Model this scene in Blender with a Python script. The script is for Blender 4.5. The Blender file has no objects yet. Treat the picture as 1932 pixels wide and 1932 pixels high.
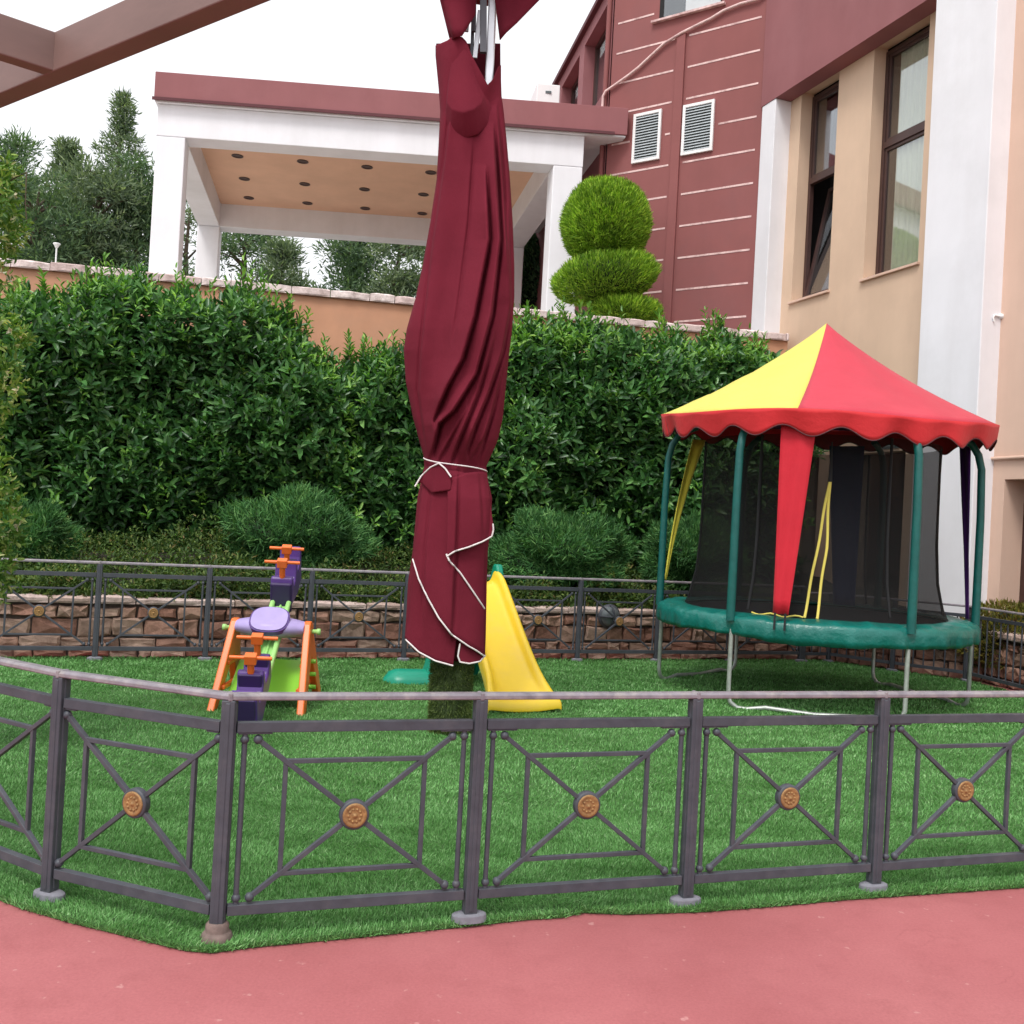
import bpy, bmesh, math, random
import numpy as np
from mathutils import Vector, Matrix
random.seed(7); RNG = np.random.default_rng(11)
C = bpy.context.scene.collection
PI = math.pi
# ------------------------------------------------------------------ camera model (reference frame 1932 px wide)
F = 1900.0; CX = 966.0; ROLL = math.radians(3.12); PITCH = math.radians(0.60); EYE = Vector((0, 0, 1.6))
cr, sr, cp, sp_ = math.cos(ROLL), math.sin(ROLL), math.cos(PITCH), math.sin(PITCH)
FW = Vector((0, cp, sp_)); UP0 = Vector((0, -sp_, cp)); RT0 = Vector((1, 0, 0))
RT = RT0 * cr + UP0 * sr; UP = UP0 * cr - RT0 * sr
def ray(u, v): return FW + RT * ((u - CX) / F) + UP * ((CX - v) / F)
def P(u, v, D):
    d = ray(u, v); return EYE + d * (D / d.y)
def G(u, v, z=0.0):
    d = ray(u, v); return EYE + d * ((z - EYE.z) / d.z)
class Plane:                      # vertical wall plane: origin (x,y), direction t (plan), s metres along, off = metres in front
    def __init__(s, x, y, tx, ty):
        l = math.hypot(tx, ty); s.o = Vector((x, y, 0)); s.t = Vector((tx / l, ty / l, 0)); s.n = Vector((s.t.y, -s.t.x, 0))
        if s.n.dot(Vector((-x, -y, 0))) < 0: s.n = -s.n
    def hit(s, u, v, off=0.0):
        d = ray(u, v); o = s.o + s.n * off; k = (o - EYE).dot(s.n) / d.dot(s.n); p = EYE + d * k
        return (p - s.o).dot(s.t), p.z
    def pt(s, a, z, off=0.0): return s.o + s.t * a + s.n * off + Vector((0, 0, z))
# ------------------------------------------------------------------ object helpers
def tag(o, label=None, cat=None, group=None, kind=None):
    if label: o['label'] = label
    if cat: o['category'] = cat
    if group: o['group'] = group
    if kind: o['kind'] = kind
    return o
def thing(name, label, cat, loc=(0, 0, 0), group=None):
    o = bpy.data.objects.new(name, None); C.objects.link(o); o.location = loc; o.empty_display_size = .2
    bpy.context.view_layer.update()
    return tag(o, label, cat, group)
def link(o, parent=None):
    C.objects.link(o)
    if parent is not None:
        o.parent = parent; o.matrix_parent_inverse = world_m(parent).inverted()
    return o
def world_m(o):
    m = o.matrix_basis.copy()
    if o.parent: m = world_m(o.parent) @ o.matrix_parent_inverse @ m
    return m
class MB:
    def __init__(s): s.v = []; s.f = []; s.sm = []; s.mi = []
    def add(s, vs, fs, smooth=False, mi=0):
        b = len(s.v); s.v += [tuple(x) for x in vs]
        for f in fs: s.f.append([b + i for i in f]); s.sm.append(smooth); s.mi.append(mi)
    def obox(s, c, ax, ay, az, mi=0):          # centre and three half-axis vectors
        c, ax, ay, az = Vector(c), Vector(ax), Vector(ay), Vector(az)
        vs = [c + ax * i + ay * j + az * k for k in (-1, 1) for j in (-1, 1) for i in (-1, 1)]
        s.add(vs, [(0, 2, 3, 1), (4, 5, 7, 6), (0, 1, 5, 4), (2, 6, 7, 3), (0, 4, 6, 2), (1, 3, 7, 5)], mi=mi)
    def box(s, x0, x1, y0, y1, z0, z1, mi=0):
        s.obox(((x0 + x1) / 2, (y0 + y1) / 2, (z0 + z1) / 2), ((x1 - x0) / 2, 0, 0), (0, (y1 - y0) / 2, 0), (0, 0, (z1 - z0) / 2), mi)
    def bar(s, a, b, w, h, up=(0, 0, 1), mi=0):
        a, b = Vector(a), Vector(b); d = b - a; l = d.length; d.normalize(); up = Vector(up)
        sd = d.cross(up)
        if sd.length < 1e-4: sd = d.cross(Vector((0, 1, 0)))
        sd.normalize(); u2 = sd.cross(d).normalized()
        s.obox((a + b) / 2, d * (l / 2), sd * (w / 2), u2 * (h / 2), mi)
    def tube(s, pts, r, n=10, caps=True, mi=0, smooth=True, flat=1.0):
        pts = [Vector(p) for p in pts]; m = len(pts); rs = r if isinstance(r, (list, tuple)) else [r] * m
        vs = []; ref = None
        for i, p in enumerate(pts):
            d = (pts[min(i + 1, m - 1)] - pts[max(i - 1, 0)]).normalized()
            if ref is None:
                ref = Vector((0, 0, 1)) if abs(d.z) < .9 else Vector((0, 1, 0))
            a = d.cross(ref).normalized(); b = a.cross(d).normalized(); ref = b
            for k in range(n):
                t = 2 * PI * k / n; vs.append(p + a * (rs[i] * math.cos(t)) + b * (rs[i] * flat * math.sin(t)))
        fs = [(i * n + k, i * n + (k + 1) % n, (i + 1) * n + (k + 1) % n, (i + 1) * n + k) for i in range(m - 1) for k in range(n)]
        s.add(vs, fs, smooth, mi)
        if caps: s.add(vs[:n], [tuple(range(n))[::-1]], False, mi); s.add(vs[-n:], [tuple(range(n))], False, mi)
    def lathe(s, c, prof, n=24, axis=(0, 0, 1), mi=0, smooth=True):   # prof: (r, h)
        c = Vector(c); ax = Vector(axis).normalized(); a = ax.orthogonal().normalized(); b = ax.cross(a)
        vs = [c + ax * h + (a * math.cos(2 * PI * k / n) + b * math.sin(2 * PI * k / n)) * r for r, h in prof for k in range(n)]
        m = len(prof)
        fs = [(i * n + k, i * n + (k + 1) % n, (i + 1) * n + (k + 1) % n, (i + 1) * n + k) for i in range(m - 1) for k in range(n)]
        s.add(vs, fs, smooth, mi)
        if prof[0][0] > 1e-5: s.add(vs[:n], [tuple(range(n))[::-1]], False, mi)
        if prof[-1][0] > 1e-5: s.add(vs[-n:], [tuple(range(n))], False, mi)
    def ball(s, c, r, n=12, sc=(1, 1, 1), mi=0):
        c = Vector(c); m = n // 2; vs = []
        for i in range(m + 1):
            t = PI * i / m
            for k in range(n):
                p = 2 * PI * k / n
                vs.append(c + Vector((r * sc[0] * math.sin(t) * math.cos(p), r * sc[1] * math.sin(t) * math.sin(p), r * sc[2] * math.cos(t))))
        s.add(vs, [(i * n + k, (i + 1) * n + k, (i + 1) * n + (k + 1) % n, i * n + (k + 1) % n) for i in range(m) for k in range(n)], True, mi)
    def prism(s, poly, off, mi=0):             # poly 3-D points, extruded by vector off
        poly = [Vector(p) for p in poly]; off = Vector(off); n = len(poly)
        vs = poly + [p + off for p in poly]
        s.add(vs, [tuple(range(n))[::-1], tuple(range(n, 2 * n))] + [(i, (i + 1) % n, n + (i + 1) % n, n + i) for i in range(n)], mi=mi)
    def grid(s, rows, smooth=True, mi=0):
        m, n = len(rows), len(rows[0]); vs = [p for r in rows for p in r]
        s.add(vs, [(i * n + k, i * n + k + 1, (i + 1) * n + k + 1, (i + 1) * n + k) for i in range(m - 1) for k in range(n - 1)], smooth, mi)
    def build(s, name, mat, parent=None, bevel=0, seg=2, solid=0, fixn=True, sub=0):
        me = bpy.data.meshes.new(name); me.from_pydata(s.v, [], s.f); me.validate()
        if fixn:
            bm = bmesh.new(); bm.from_mesh(me); bmesh.ops.remove_doubles(bm, verts=bm.verts, dist=1e-5) if sub else None
            bmesh.ops.recalc_face_normals(bm, faces=bm.faces); bm.to_mesh(me); bm.free()
        if len(me.polygons) == len(s.sm): me.polygons.foreach_set('use_smooth', s.sm); me.polygons.foreach_set('material_index', s.mi)
        for m in (mat if isinstance(mat, (list, tuple)) else [mat]): me.materials.append(m)
        o = bpy.data.objects.new(name, me); link(o, parent)
        if solid: md = o.modifiers.new('s', 'SOLIDIFY'); md.thickness = solid; md.offset = 0
        if bevel:
            md = o.modifiers.new('b', 'BEVEL'); md.width = bevel; md.segments = seg; md.limit_method = 'ANGLE'; md.angle_limit = math.radians(40)
            md.harden_normals = False
        if sub: md = o.modifiers.new('u', 'SUBSURF'); md.levels = sub; md.render_levels = sub
        return o
def np_mesh(name, verts, faces, mat, parent=None, smooth=False):
    me = bpy.data.meshes.new(name); nv = len(verts); nf, k = faces.shape
    me.vertices.add(nv); me.vertices.foreach_set('co', np.ascontiguousarray(verts, dtype=np.float32).ravel())
    me.loops.add(nf * k); me.loops.foreach_set('vertex_index', np.ascontiguousarray(faces, dtype=np.int32).ravel())
    me.polygons.add(nf); me.polygons.foreach_set('loop_start', np.arange(0, nf * k, k, dtype=np.int32))
    me.polygons.foreach_set('loop_total', np.full(nf, k, dtype=np.int32))
    me.update(calc_edges=True); me.materials.append(mat)
    if smooth: me.polygons.foreach_set('use_smooth', [True] * nf)
    return link(bpy.data.objects.new(name, me), parent)
def nrm(a): return a / (np.linalg.norm(a, axis=1, keepdims=True) + 1e-9)
def leaves(Pt, Dr, N, L, W, fold=.25, droop=.15):      # six-point folded leaves
    n = len(Pt); Dr = nrm(Dr); S = nrm(np.cross(Dr, N)); N = np.cross(S, Dr); L = L.reshape(-1, 1); W = W.reshape(-1, 1)
    V = np.stack([Pt, Pt + Dr * L * .3 + S * W * .45 + N * W * fold, Pt + Dr * L * .68 + S * W * .42 + N * (W * fold - L * droop * .4),
                  Pt + Dr * L - N * L * droop, Pt + Dr * L * .68 - S * W * .42 + N * (W * fold - L * droop * .4), Pt + Dr * L * .3 - S * W * .45 + N * W * fold], 1).reshape(-1, 3)
    b = (np.arange(n) * 6).reshape(-1, 1)
    return V, np.concatenate([b + [[0, 3, 2, 1]], b + [[0, 5, 4, 3]]], 0)
def blades(Pt, Dr, L, W, bend=.25):                   # thin tapered two-quad blades (needles, grass)
    n = len(Pt); Dr = nrm(Dr); r = RNG.normal(size=(n, 3)); S = nrm(np.cross(Dr, r)); B = nrm(np.cross(S, Dr)); L = L.reshape(-1, 1); W = W.reshape(-1, 1)
    V = np.stack([Pt - S * W * .5, Pt + S * W * .5, Pt + Dr * L * .55 + S * W * .4 + B * L * bend * .3, Pt + Dr * L * .55 - S * W * .4 + B * L * bend * .3,
                  Pt + Dr * L + B * L * bend + S * W * .08, Pt + Dr * L + B * L * bend - S * W * .08], 1).reshape(-1, 3)
    b = (np.arange(n) * 6).reshape(-1, 1)
    return V, np.concatenate([b + [[0, 1, 2, 3]], b + [[3, 2, 4, 5]]], 0)
# ------------------------------------------------------------------ materials
def new_mat(name):
    m = bpy.data.materials.new(name); m.use_nodes = True; nt = m.node_tree; nt.nodes.clear()
    out = nt.nodes.new('ShaderNodeOutputMaterial'); b = nt.nodes.new('ShaderNodeBsdfPrincipled'); nt.links.new(b.outputs[0], out.inputs[0])
    return m, nt, b, out
def ramp(nt, fac, stops):
    r = nt.nodes.new('ShaderNodeValToRGB'); e = r.color_ramp.elements
    while len(e) < len(stops): e.new(.5)
    for i, (p, c) in enumerate(stops): e[i].position = p; e[i].color = (*c, 1) if len(c) == 3 else c
    nt.links.new(fac, r.inputs[0]); return r.outputs[0]
def noise(nt, scale, detail=4, rough=.55, vec=None, coord='Object', stretch=None):
    t = nt.nodes.new('ShaderNodeTexNoise'); t.inputs['Scale'].default_value = scale; t.inputs['Detail'].default_value = detail; t.inputs['Roughness'].default_value = rough
    c = nt.nodes.new('ShaderNodeTexCoord'); src = c.outputs[coord]
    if stretch:
        mp = nt.nodes.new('ShaderNodeMapping'); mp.inputs['Scale'].default_value = stretch; nt.links.new(src, mp.inputs[0]); src = mp.outputs[0]
    nt.links.new(src, t.inputs['Vector']); return t.outputs['Fac']
def mixc(nt, fac, a, b, mode='MIX'):
    m = nt.nodes.new('ShaderNodeMix'); m.data_type = 'RGBA'; m.blend_type = mode
    for sock, val in ((m.inputs[0], fac), (m.inputs[6], a), (m.inputs[7], b)):
        if isinstance(val, bpy.types.NodeSocket): nt.links.new(val, sock)
        elif isinstance(val, (int, float)): sock.default_value = val
        else: sock.default_value = (*val, 1)
    return m.outputs[2]
def bump(nt, b, h, strength, dist=.01):
    n = nt.nodes.new('ShaderNodeBump'); n.inputs['Strength'].default_value = strength; n.inputs['Distance'].default_value = dist
    nt.links.new(h, n.inputs['Height']); nt.links.new(n.outputs[0], b.inputs['Normal'])
def sm(c): return tuple(x * .82 for x in c)
def surf(name, col, rough=.7, var=.12, scale=3, bs=0, bscale=60, bdist=.004, metal=0, spec=.5, stretch=None, dirt=None, dirt_scale=1.2, dirt_amt=.5):
    m, nt, b, out = new_mat(name); c0 = tuple(x * (1 - var) for x in col); c1 = tuple(min(1, x * (1 + var)) for x in col)
    c = ramp(nt, noise(nt, scale, 5, .6, stretch=stretch), [(.3, c0), (.7, c1)])
    if 'render' in name or 'fascia' in name or 'ceiling' in name:
        c = mixc(nt, 1.0, c, ramp(nt, noise(nt, 1.0, 6, .62, stretch=(1.6, 1.6, .25)), [(.36, (.945, .94, .935)), (.62, (1.01, 1.01, 1.01))]), 'MULTIPLY')
    if dirt:
        f = ramp(nt, noise(nt, dirt_scale, 6, .65), [(.48, (0, 0, 0)), (.7, (dirt_amt,) * 3)]); c = mixc(nt, f, c, dirt)
    nt.links.new(c, b.inputs['Base Color']); b.inputs['Roughness'].default_value = rough; b.inputs['Metallic'].default_value = metal
    b.inputs['Specular IOR Level'].default_value = spec
    if bs: bump(nt, b, noise(nt, bscale, 4, .6), bs, bdist)
    return m
def leaf_mat(name, stops, rough=.45, trans=.22, spec=.4):
    m, nt, b, out = new_mat(name); g = nt.nodes.new('ShaderNodeNewGeometry')
    c = ramp(nt, g.outputs['Random Per Island'], stops)
    pn = ramp(nt, noise(nt, 1.1, 3), [(.3, (.72, .76, .74)), (.7, (1.2, 1.18, 1.1))])
    c = mixc(nt, 1.0, c, pn, 'MULTIPLY')
    c = mixc(nt, 1.0, c, ramp(nt, noise(nt, 5.5, 3), [(.33, (.62, .66, .66)), (.67, (1.35, 1.3, 1.15))]), 'MULTIPLY')
    nt.links.new(c, b.inputs['Base Color']); b.inputs['Roughness'].default_value = rough; b.inputs['Specular IOR Level'].default_value = spec
    t = nt.nodes.new('ShaderNodeBsdfTranslucent'); nt.links.new(mixc(nt, 1.0, c, (1.3, 1.5, .6), 'MULTIPLY'), t.inputs[0])
    mx = nt.nodes.new('ShaderNodeMixShader'); mx.inputs[0].default_value = trans
    nt.links.new(b.outputs[0], mx.inputs[1]); nt.links.new(t.outputs[0], mx.inputs[2]); nt.links.new(mx.outputs[0], out.inputs[0])
    return m
M = {}
M['fence'] = surf('fence_paint', (.052, .059, .073), .5, .18, 14, .3, 90, .001, spec=.5, dirt=(.10, .10, .11), dirt_scale=9, dirt_amt=.5)
M['fence_back'] = surf('fence_paint_blue', (.055, .06, .075), .5, .15, 10, .2, 60, .001)
M['rail'] = surf('worn_rail_paint', (.21, .19, .215), .38, .28, 12, .3, 80, .001, dirt=(.36, .33, .31), dirt_scale=16, dirt_amt=.7, stretch=(1, 1, 1))
M['brass'] = surf('gold_medallion', (.31, .175, .065), .55, .3, 60, .7, 130, .002, metal=.25, dirt=(.16, .10, .05), dirt_scale=40, dirt_amt=.6)
M['concrete'] = surf('post_grout', (.19, .19, .22), .9, .2, 20, .5, 70, .002)
M['rust'] = surf('rusty_collar', (.16, .115, .10), .8, .3, 25, .4, 80, .002)
M['cream'] = surf('cream_render', (.66, .48, .35), .9, .05, 1.2, .25, 130, .003, dirt=(.56, .40, .29), dirt_scale=.7, dirt_amt=.45)
M['cream2'] = surf('pink_cream_render', (.67, .47, .37), .9, .05, 1.2, .25, 130, .003)
M['white'] = surf('white_render', (.80, .80, .84), .85, .03, 1.5, .15, 120, .003, dirt=(.66, .66, .68), dirt_scale=.8, dirt_amt=.4)
M['maroon'] = surf('maroon_render', (.25, .080, .077), .8, .07, .9, .25, 130, .003, dirt=(.205, .08, .082), dirt_scale=.5, dirt_amt=.6)
M['maroon2'] = surf('maroon_fascia', (.27, .098, .105), .8, .07, .9, .2, 130, .003, dirt=(.32, .13, .14), dirt_scale=.6, dirt_amt=.5)
M['dkmaroon'] = surf('maroon_drip', (.10, .028, .035), .8, .1, 3)
M['pink_line'] = surf('pale_groove', (.72, .52, .50), .8, .15, 8, dirt=(.3, .14, .14), dirt_scale=5, dirt_amt=.8)
M['orange'] = surf('orange_render', (.54, .28, .17), .9, .08, 1.3, .3, 110, .003, dirt=(.47, .26, .17), dirt_scale=.9, dirt_amt=.7)
M['ceil'] = surf('orange_ceiling', (.78, .49, .34), .9, .04, 1, .1, 100, .002)
M['brown'] = surf('window_frame_brown', (.06, .028, .024), .45, .15, 8)
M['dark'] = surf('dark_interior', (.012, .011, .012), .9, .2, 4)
M['curtain'] = surf('cream_curtain', (.85, .85, .72), .95, .1, 5, stretch=(9, 9, .4))
M['greyslat'] = surf('grey_slat', (.48, .52, .54), .5, .06, 6)
M['dslat'] = surf('vent_dark', (.10, .12, .125), .8, .1, 6)
M['frame_white'] = surf('vent_frame', (.82, .80, .80), .5, .05, 6)
M['metal'] = surf('galvanised_tube', (.42, .45, .42), .42, .15, 15, metal=.45, dirt=(.2, .24, .21), dirt_scale=12, dirt_amt=.5)
M['alu'] = surf('aluminium', (.72, .73, .77), .35, .06, 6, metal=.55)
M['alu_dark'] = surf('grey_strut', (.10, .10, .115), .4, .1, 6, metal=.3)
M['piping'] = surf('white_piping', (.75, .68, .68), .8, .1, 30)
M['ygreen'] = surf('green_plastic', (.0, .25, .155), .38, .06, 4, spec=.5)
M['yellow'] = surf('yellow_plastic', (.80, .56, .03), .33, .04, 4, spec=.5, dirt=(.72, .50, .10), dirt_scale=6, dirt_amt=.35)
M['orangep'] = surf('orange_plastic', (.80, .155, .02), .36, .06, 6)
M['purple'] = surf('purple_plastic', (.085, .035, .21), .36, .08, 6)
M['purple_d'] = surf('dark_purple_plastic', (.032, .014, .085), .5, .1, 6)
M['lilac'] = surf('lilac_plastic', (.36, .29, .56), .42, .08, 9)
M['lime'] = surf('lime_plastic', (.26, .62, .055), .36, .06, 6)
M['lime2'] = surf('pale_lime_plastic', (.36, .68, .22), .36, .06, 6)
M['stem'] = surf('woody_stem', (.085, .06, .04), .9, .25, 12, .5, 40, .004)
M['core'] = surf('hedge_core', (.010, .018, .008), .95, .5, 9, .8, 14, .03)  # near-black green paints the shade deep inside hedges and bushes
M['soil'] = surf('bed_soil', (.035, .032, .02), .95, .35, 6, .8, 25, .02)
M['terr'] = surf('terrace_paving', (.46, .42, .38), .9, .12, 1.5, .3, 30, .004)
M['hill'] = surf('hill_ground', (.09, .11, .05), .95, .3, .3, .3, 3, .05)
M['lensg'] = surf('dusty_lens', (.13, .15, .16), .4, .2, 12)
M['lampw'] = surf('lamp_white', (.8, .8, .8), .5, .03, 5)
M['tpad'] = surf('trampoline_green_vinyl', (.004, .135, .112), .33, .2, 2.5, .9, 7, .02, spec=.55)
M['tsleeve'] = surf('trampoline_green_sleeve', (.004, .098, .088), .42, .15, 8, .6, 22, .008, spec=.45)
M['mat'] = surf('trampoline_bed', (.012, .012, .013), .85, .2, 8)
M['strap'] = surf('black_strap', (.01, .01, .012), .8, .2, 8)
def cloth(name, col, rough=.75, w=.14, fold=0, fscale=6, sheen=.25, spec=.25):
    m, nt, b, out = new_mat(name)
    c = ramp(nt, noise(nt, 2.2, 4), [(.3, tuple(x * (1 - w) for x in col)), (.75, tuple(min(1, x * (1 + w)) for x in col))])
    nt.links.new(c, b.inputs['Base Color']); b.inputs['Roughness'].default_value = rough; b.inputs['Specular IOR Level'].default_value = spec
    b.inputs['Sheen Weight'].default_value = sheen * .3
    bump(nt, b, noise(nt, fscale, 6, .62), .45 + fold, .022 if 'tent' in name else .012)
    return m
M['burg'] = cloth('burgundy_canvas', (.145, .014, .028), .85, .12, .15, 5, 0, .12)
M['red_roof'] = cloth('red_tent_fabric', (.50, .042, .070), .6, .07, 0, 4)
M['red_val'] = cloth('red_valance_fabric', (.60, .028, .035), .6, .1, .3, 7)
M['red_band'] = cloth('red_band_fabric', (.56, .018, .035), .6, .08, 0, 7)
M['yel_roof'] = cloth('yellow_tent_fabric', (.64, .58, .12), .6, .05, .1, 5)
M['yel_band'] = cloth('yellow_band_fabric', (.78, .70, .08), .6, .05, 0, 5)
M['blue_f'] = cloth('navy_tent_fabric', (.018, .035, .15), .7, .1)
M['purple_f'] = cloth('purple_tent_fabric', (.085, .02, .17), .7, .1)
M['zip'] = cloth('yellow_trim', (.72, .60, .13), .7, .1)
# net: dark mesh with holes finer than a pixel
def net_mat():
    m, nt, b, out = new_mat('black_safety_net'); b.inputs['Base Color'].default_value = (.010, .0095, .010, 1); b.inputs['Roughness'].default_value = .8; b.inputs['Specular IOR Level'].default_value = .2
    t = nt.nodes.new('ShaderNodeBsdfTransparent'); mx = nt.nodes.new('ShaderNodeMixShader'); mx.inputs[0].default_value = .66
    nt.links.new(t.outputs[0], mx.inputs[1]); nt.links.new(b.outputs[0], mx.inputs[2]); nt.links.new(mx.outputs[0], out.inputs[0]); return m
M['net'] = net_mat()
def glass_mat():
    m, nt, b, out = new_mat('window_glass'); g = nt.nodes.new('ShaderNodeBsdfGlossy'); g.inputs['Roughness'].default_value = .03; g.inputs[0].default_value = (.9, .92, .96, 1)
    t = nt.nodes.new('ShaderNodeBsdfTransparent'); t.inputs[0].default_value = (.86, .88, .86, 1); lw = nt.nodes.new('ShaderNodeLayerWeight'); lw.inputs[0].default_value = .5
    fr = ramp(nt, lw.outputs['Facing'], [(0, (.09,) * 3), (.35, (.16,) * 3), (.7, (.42,) * 3), (1, (1,) * 3)])
    mx = nt.nodes.new('ShaderNodeMixShader'); nt.links.new(fr, mx.inputs[0]); nt.links.new(t.outputs[0], mx.inputs[1]); nt.links.new(g.outputs[0], mx.inputs[2]); nt.links.new(mx.outputs[0], out.inputs[0]); return m
M['glass'] = glass_mat()
# wood-look pergola beam
M['pergola'] = surf('pergola_brown', (.185, .115, .10), .55, .12, 2.5, .15, 60, .002, stretch=(1, 1, 4))
# pavement
def pave():
    m, nt, b, out = new_mat('red_pavement')
    c = ramp(nt, noise(nt, .9, 6, .62), [(.3, (.345, .10, .105)), (.5, (.385, .12, .127)), (.72, (.43, .145, .15))])
    f = ramp(nt, noise(nt, 4.5, 8, .72), [(.50, (0, 0, 0)), (.72, (.75, .75, .75))]); c = mixc(nt, f, c, (.33, .098, .103))
    sp = ramp(nt, noise(nt, 16, 3, .5), [(.69, (0, 0, 0)), (.74, (.8, .8, .8))]); c = mixc(nt, sp, c, (.52, .26, .25))
    v = nt.nodes.new('ShaderNodeTexVoronoi'); v.feature = 'DISTANCE_TO_EDGE'; v.inputs['Scale'].default_value = .55
    co = nt.nodes.new('ShaderNodeTexCoord'); nz = nt.nodes.new('ShaderNodeTexNoise'); nz.inputs['Scale'].default_value = 2.2; nz.inputs['Detail'].default_value = 6
    nt.links.new(co.outputs['Object'], nz.inputs['Vector']); va = nt.nodes.new('ShaderNodeVectorMath'); va.operation = 'MULTIPLY_ADD'
    nt.links.new(nz.outputs['Color'], va.inputs[0]); va.inputs[1].default_value = (1.4, 1.4, 0); nt.links.new(co.outputs['Object'], va.inputs[2]); nt.links.new(va.outputs[0], v.inputs['Vector'])
    cr_ = ramp(nt, v.outputs['Distance'], [(0, (1, 1, 1)), (.0035, (0, 0, 0))]); cm = ramp(nt, noise(nt, 1.3, 2), [(.5, (0, 0, 0)), (.62, (.3, .3, .3))])
    cc = mixc(nt, 1.0, cr_, cm, 'MULTIPLY'); c = mixc(nt, cc, c, (.24, .06, .065))
    nt.links.new(c, b.inputs['Base Color']); b.inputs['Roughness'].default_value = .62; b.inputs['Specular IOR Level'].default_value = .35
    c = mixc(nt, 1.0, c, ramp(nt, noise(nt, 90, 3, .7), [(.3, (.9, .88, .88)), (.7, (1.08, 1.1, 1.1))]), 'MULTIPLY'); nt.links.new(c, b.inputs['Base Color'])
    bump(nt, b, noise(nt, 38, 6, .7), .45, .004); return m
M['pave'] = pave()
def turfbase():
    m, nt, b, out = new_mat('turf_backing'); c = ramp(nt, noise(nt, 30, 5, .7), [(.3, (.03, .09, .018)), (.7, (.07, .19, .04))])
    nt.links.new(c, b.inputs['Base Color']); b.inputs['Roughness'].default_value = .9; bump(nt, b, noise(nt, 160, 3), .8, .01); return m
M['turf'] = turfbase()
M['blade'] = None
def blade_mat():
    m, nt, b, out = new_mat('turf_blade'); g = nt.nodes.new('ShaderNodeNewGeometry')
    c = ramp(nt, g.outputs['Random Per Island'], [(0, (.085, .24, .055)), (.45, (.125, .33, .085)), (.85, (.175, .405, .12)), (1, (.28, .48, .20))])
    pn = ramp(nt, noise(nt, 2.2, 4, .55, stretch=(1, 2.4, 1)), [(.36, (.66, .74, .62)), (.64, (1.32, 1.22, 1.4))]); c = mixc(nt, 1.0, c, pn, 'MULTIPLY')
    nt.links.new(c, b.inputs['Base Color']); b.inputs['Roughness'].default_value = .5; b.inputs['Specular IOR Level'].default_value = .35
    t = nt.nodes.new('ShaderNodeBsdfTranslucent'); nt.links.new(c, t.inputs[0]); mx = nt.nodes.new('ShaderNodeMixShader'); mx.inputs[0].default_value = .2
    nt.links.new(b.outputs[0], mx.inputs[1]); nt.links.new(t.outputs[0], mx.inputs[2]); nt.links.new(mx.outputs[0], out.inputs[0]); return m
M['blade'] = blade_mat()
def stone_mat(name, stops, bs=.7):
    m, nt, b, out = new_mat(name); g = nt.nodes.new('ShaderNodeNewGeometry'); c = ramp(nt, g.outputs['Random Per Island'], stops)
    n = ramp(nt, noise(nt, 9, 7, .7), [(.28, (.6, .56, .55)), (.72, (1.25, 1.25, 1.25))]); c = mixc(nt, 1.0, c, n, 'MULTIPLY')
    v = ramp(nt, noise(nt, 4, 5, .6), [(.5, (0, 0, 0)), (.7, (.5, .5, .5))]); c = mixc(nt, v, c, (.17, .10, .075))
    nt.links.new(c, b.inputs['Base Color']); b.inputs['Roughness'].default_value = .85; bump(nt, b, noise(nt, 22, 8, .7), bs, .02); return m
M['stone'] = stone_mat('brown_stone', [(0, (.27, .135, .095)), (.3, (.38, .20, .145)), (.55, (.46, .29, .215)), (.8, (.34, .24, .185)), (1, (.52, .36, .28))])
M['cope'] = stone_mat('coping_stone', [(0, (.38, .27, .22)), (.5, (.50, .38, .33)), (1, (.62, .50, .46))])
M['cope_pale'] = stone_mat('pale_coping_stone', [(0, (.58, .44, .42)), (.5, (.70, .58, .56)), (1, (.80, .70, .68))], .5)
M['mortar'] = surf('dark_joint', (.09, .065, .055), .95, .3, 20)
M['laurel'] = leaf_mat('laurel_leaf', [(0, (.028, .09, .030)), (.5, (.055, .165, .05)), (.85, (.10, .25, .07)), (1, (.18, .36, .12))], .36, .18, .5)
M['laurel_new'] = leaf_mat('young_laurel_leaf', [(0, (.08, .21, .04)), (.6, (.16, .36, .07)), (1, (.30, .50, .12))], .4, .25, .4)
M['juniper'] = leaf_mat('juniper_spray', [(0, (.03, .10, .035)), (.6, (.065, .19, .06)), (1, (.15, .30, .11))], .6, .15, .2)
M['topiary'] = leaf_mat('topiary_spray', [(0, (.08, .18, .015)), (.5, (.20, .38, .03)), (1, (.42, .60, .08))], .6, .2, .2)
M['moss'] = surf('olive_turf_backing', (.05, .075, .025), .95, .4, 14, .8, 60, .01)
M['mossb'] = leaf_mat('olive_turf_fibre', [(0, (.05, .085, .02)), (.6, (.10, .15, .04)), (1, (.2, .25, .09))], .6, .15, .2)
M['weed'] = leaf_mat('ground_cover_leaf', [(0, (.03, .07, .015)), (.6, (.07, .13, .03)), (.9, (.14, .2, .05)), (1, (.2, .14, .06))], .6, .2, .3)
M['jasmine'] = leaf_mat('variegated_leaf', [(0, (.05, .13, .02)), (.5, (.12, .25, .045)), (.85, (.28, .38, .11)), (1, (.6, .6, .36))], .5, .25, .3)
M['petal'] = leaf_mat('cream_petal', [(0, (.6, .56, .45)), (1, (.8, .76, .68))], .6, .2, .3)
M['pine'] = leaf_mat('hazed_pine_needles', [(0, (.085, .125, .09)), (.5, (.145, .20, .14)), (1, (.26, .32, .22))], .7, .3, .2)  # greens greyed in the colour to stand for distance haze
M['pine2'] = leaf_mat('dark_hazed_needles', [(0, (.055, .10, .065)), (.5, (.10, .165, .10)), (1, (.18, .26, .16))], .7, .3, .2)  # darker set, distance haze likewise mixed into the colour
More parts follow.
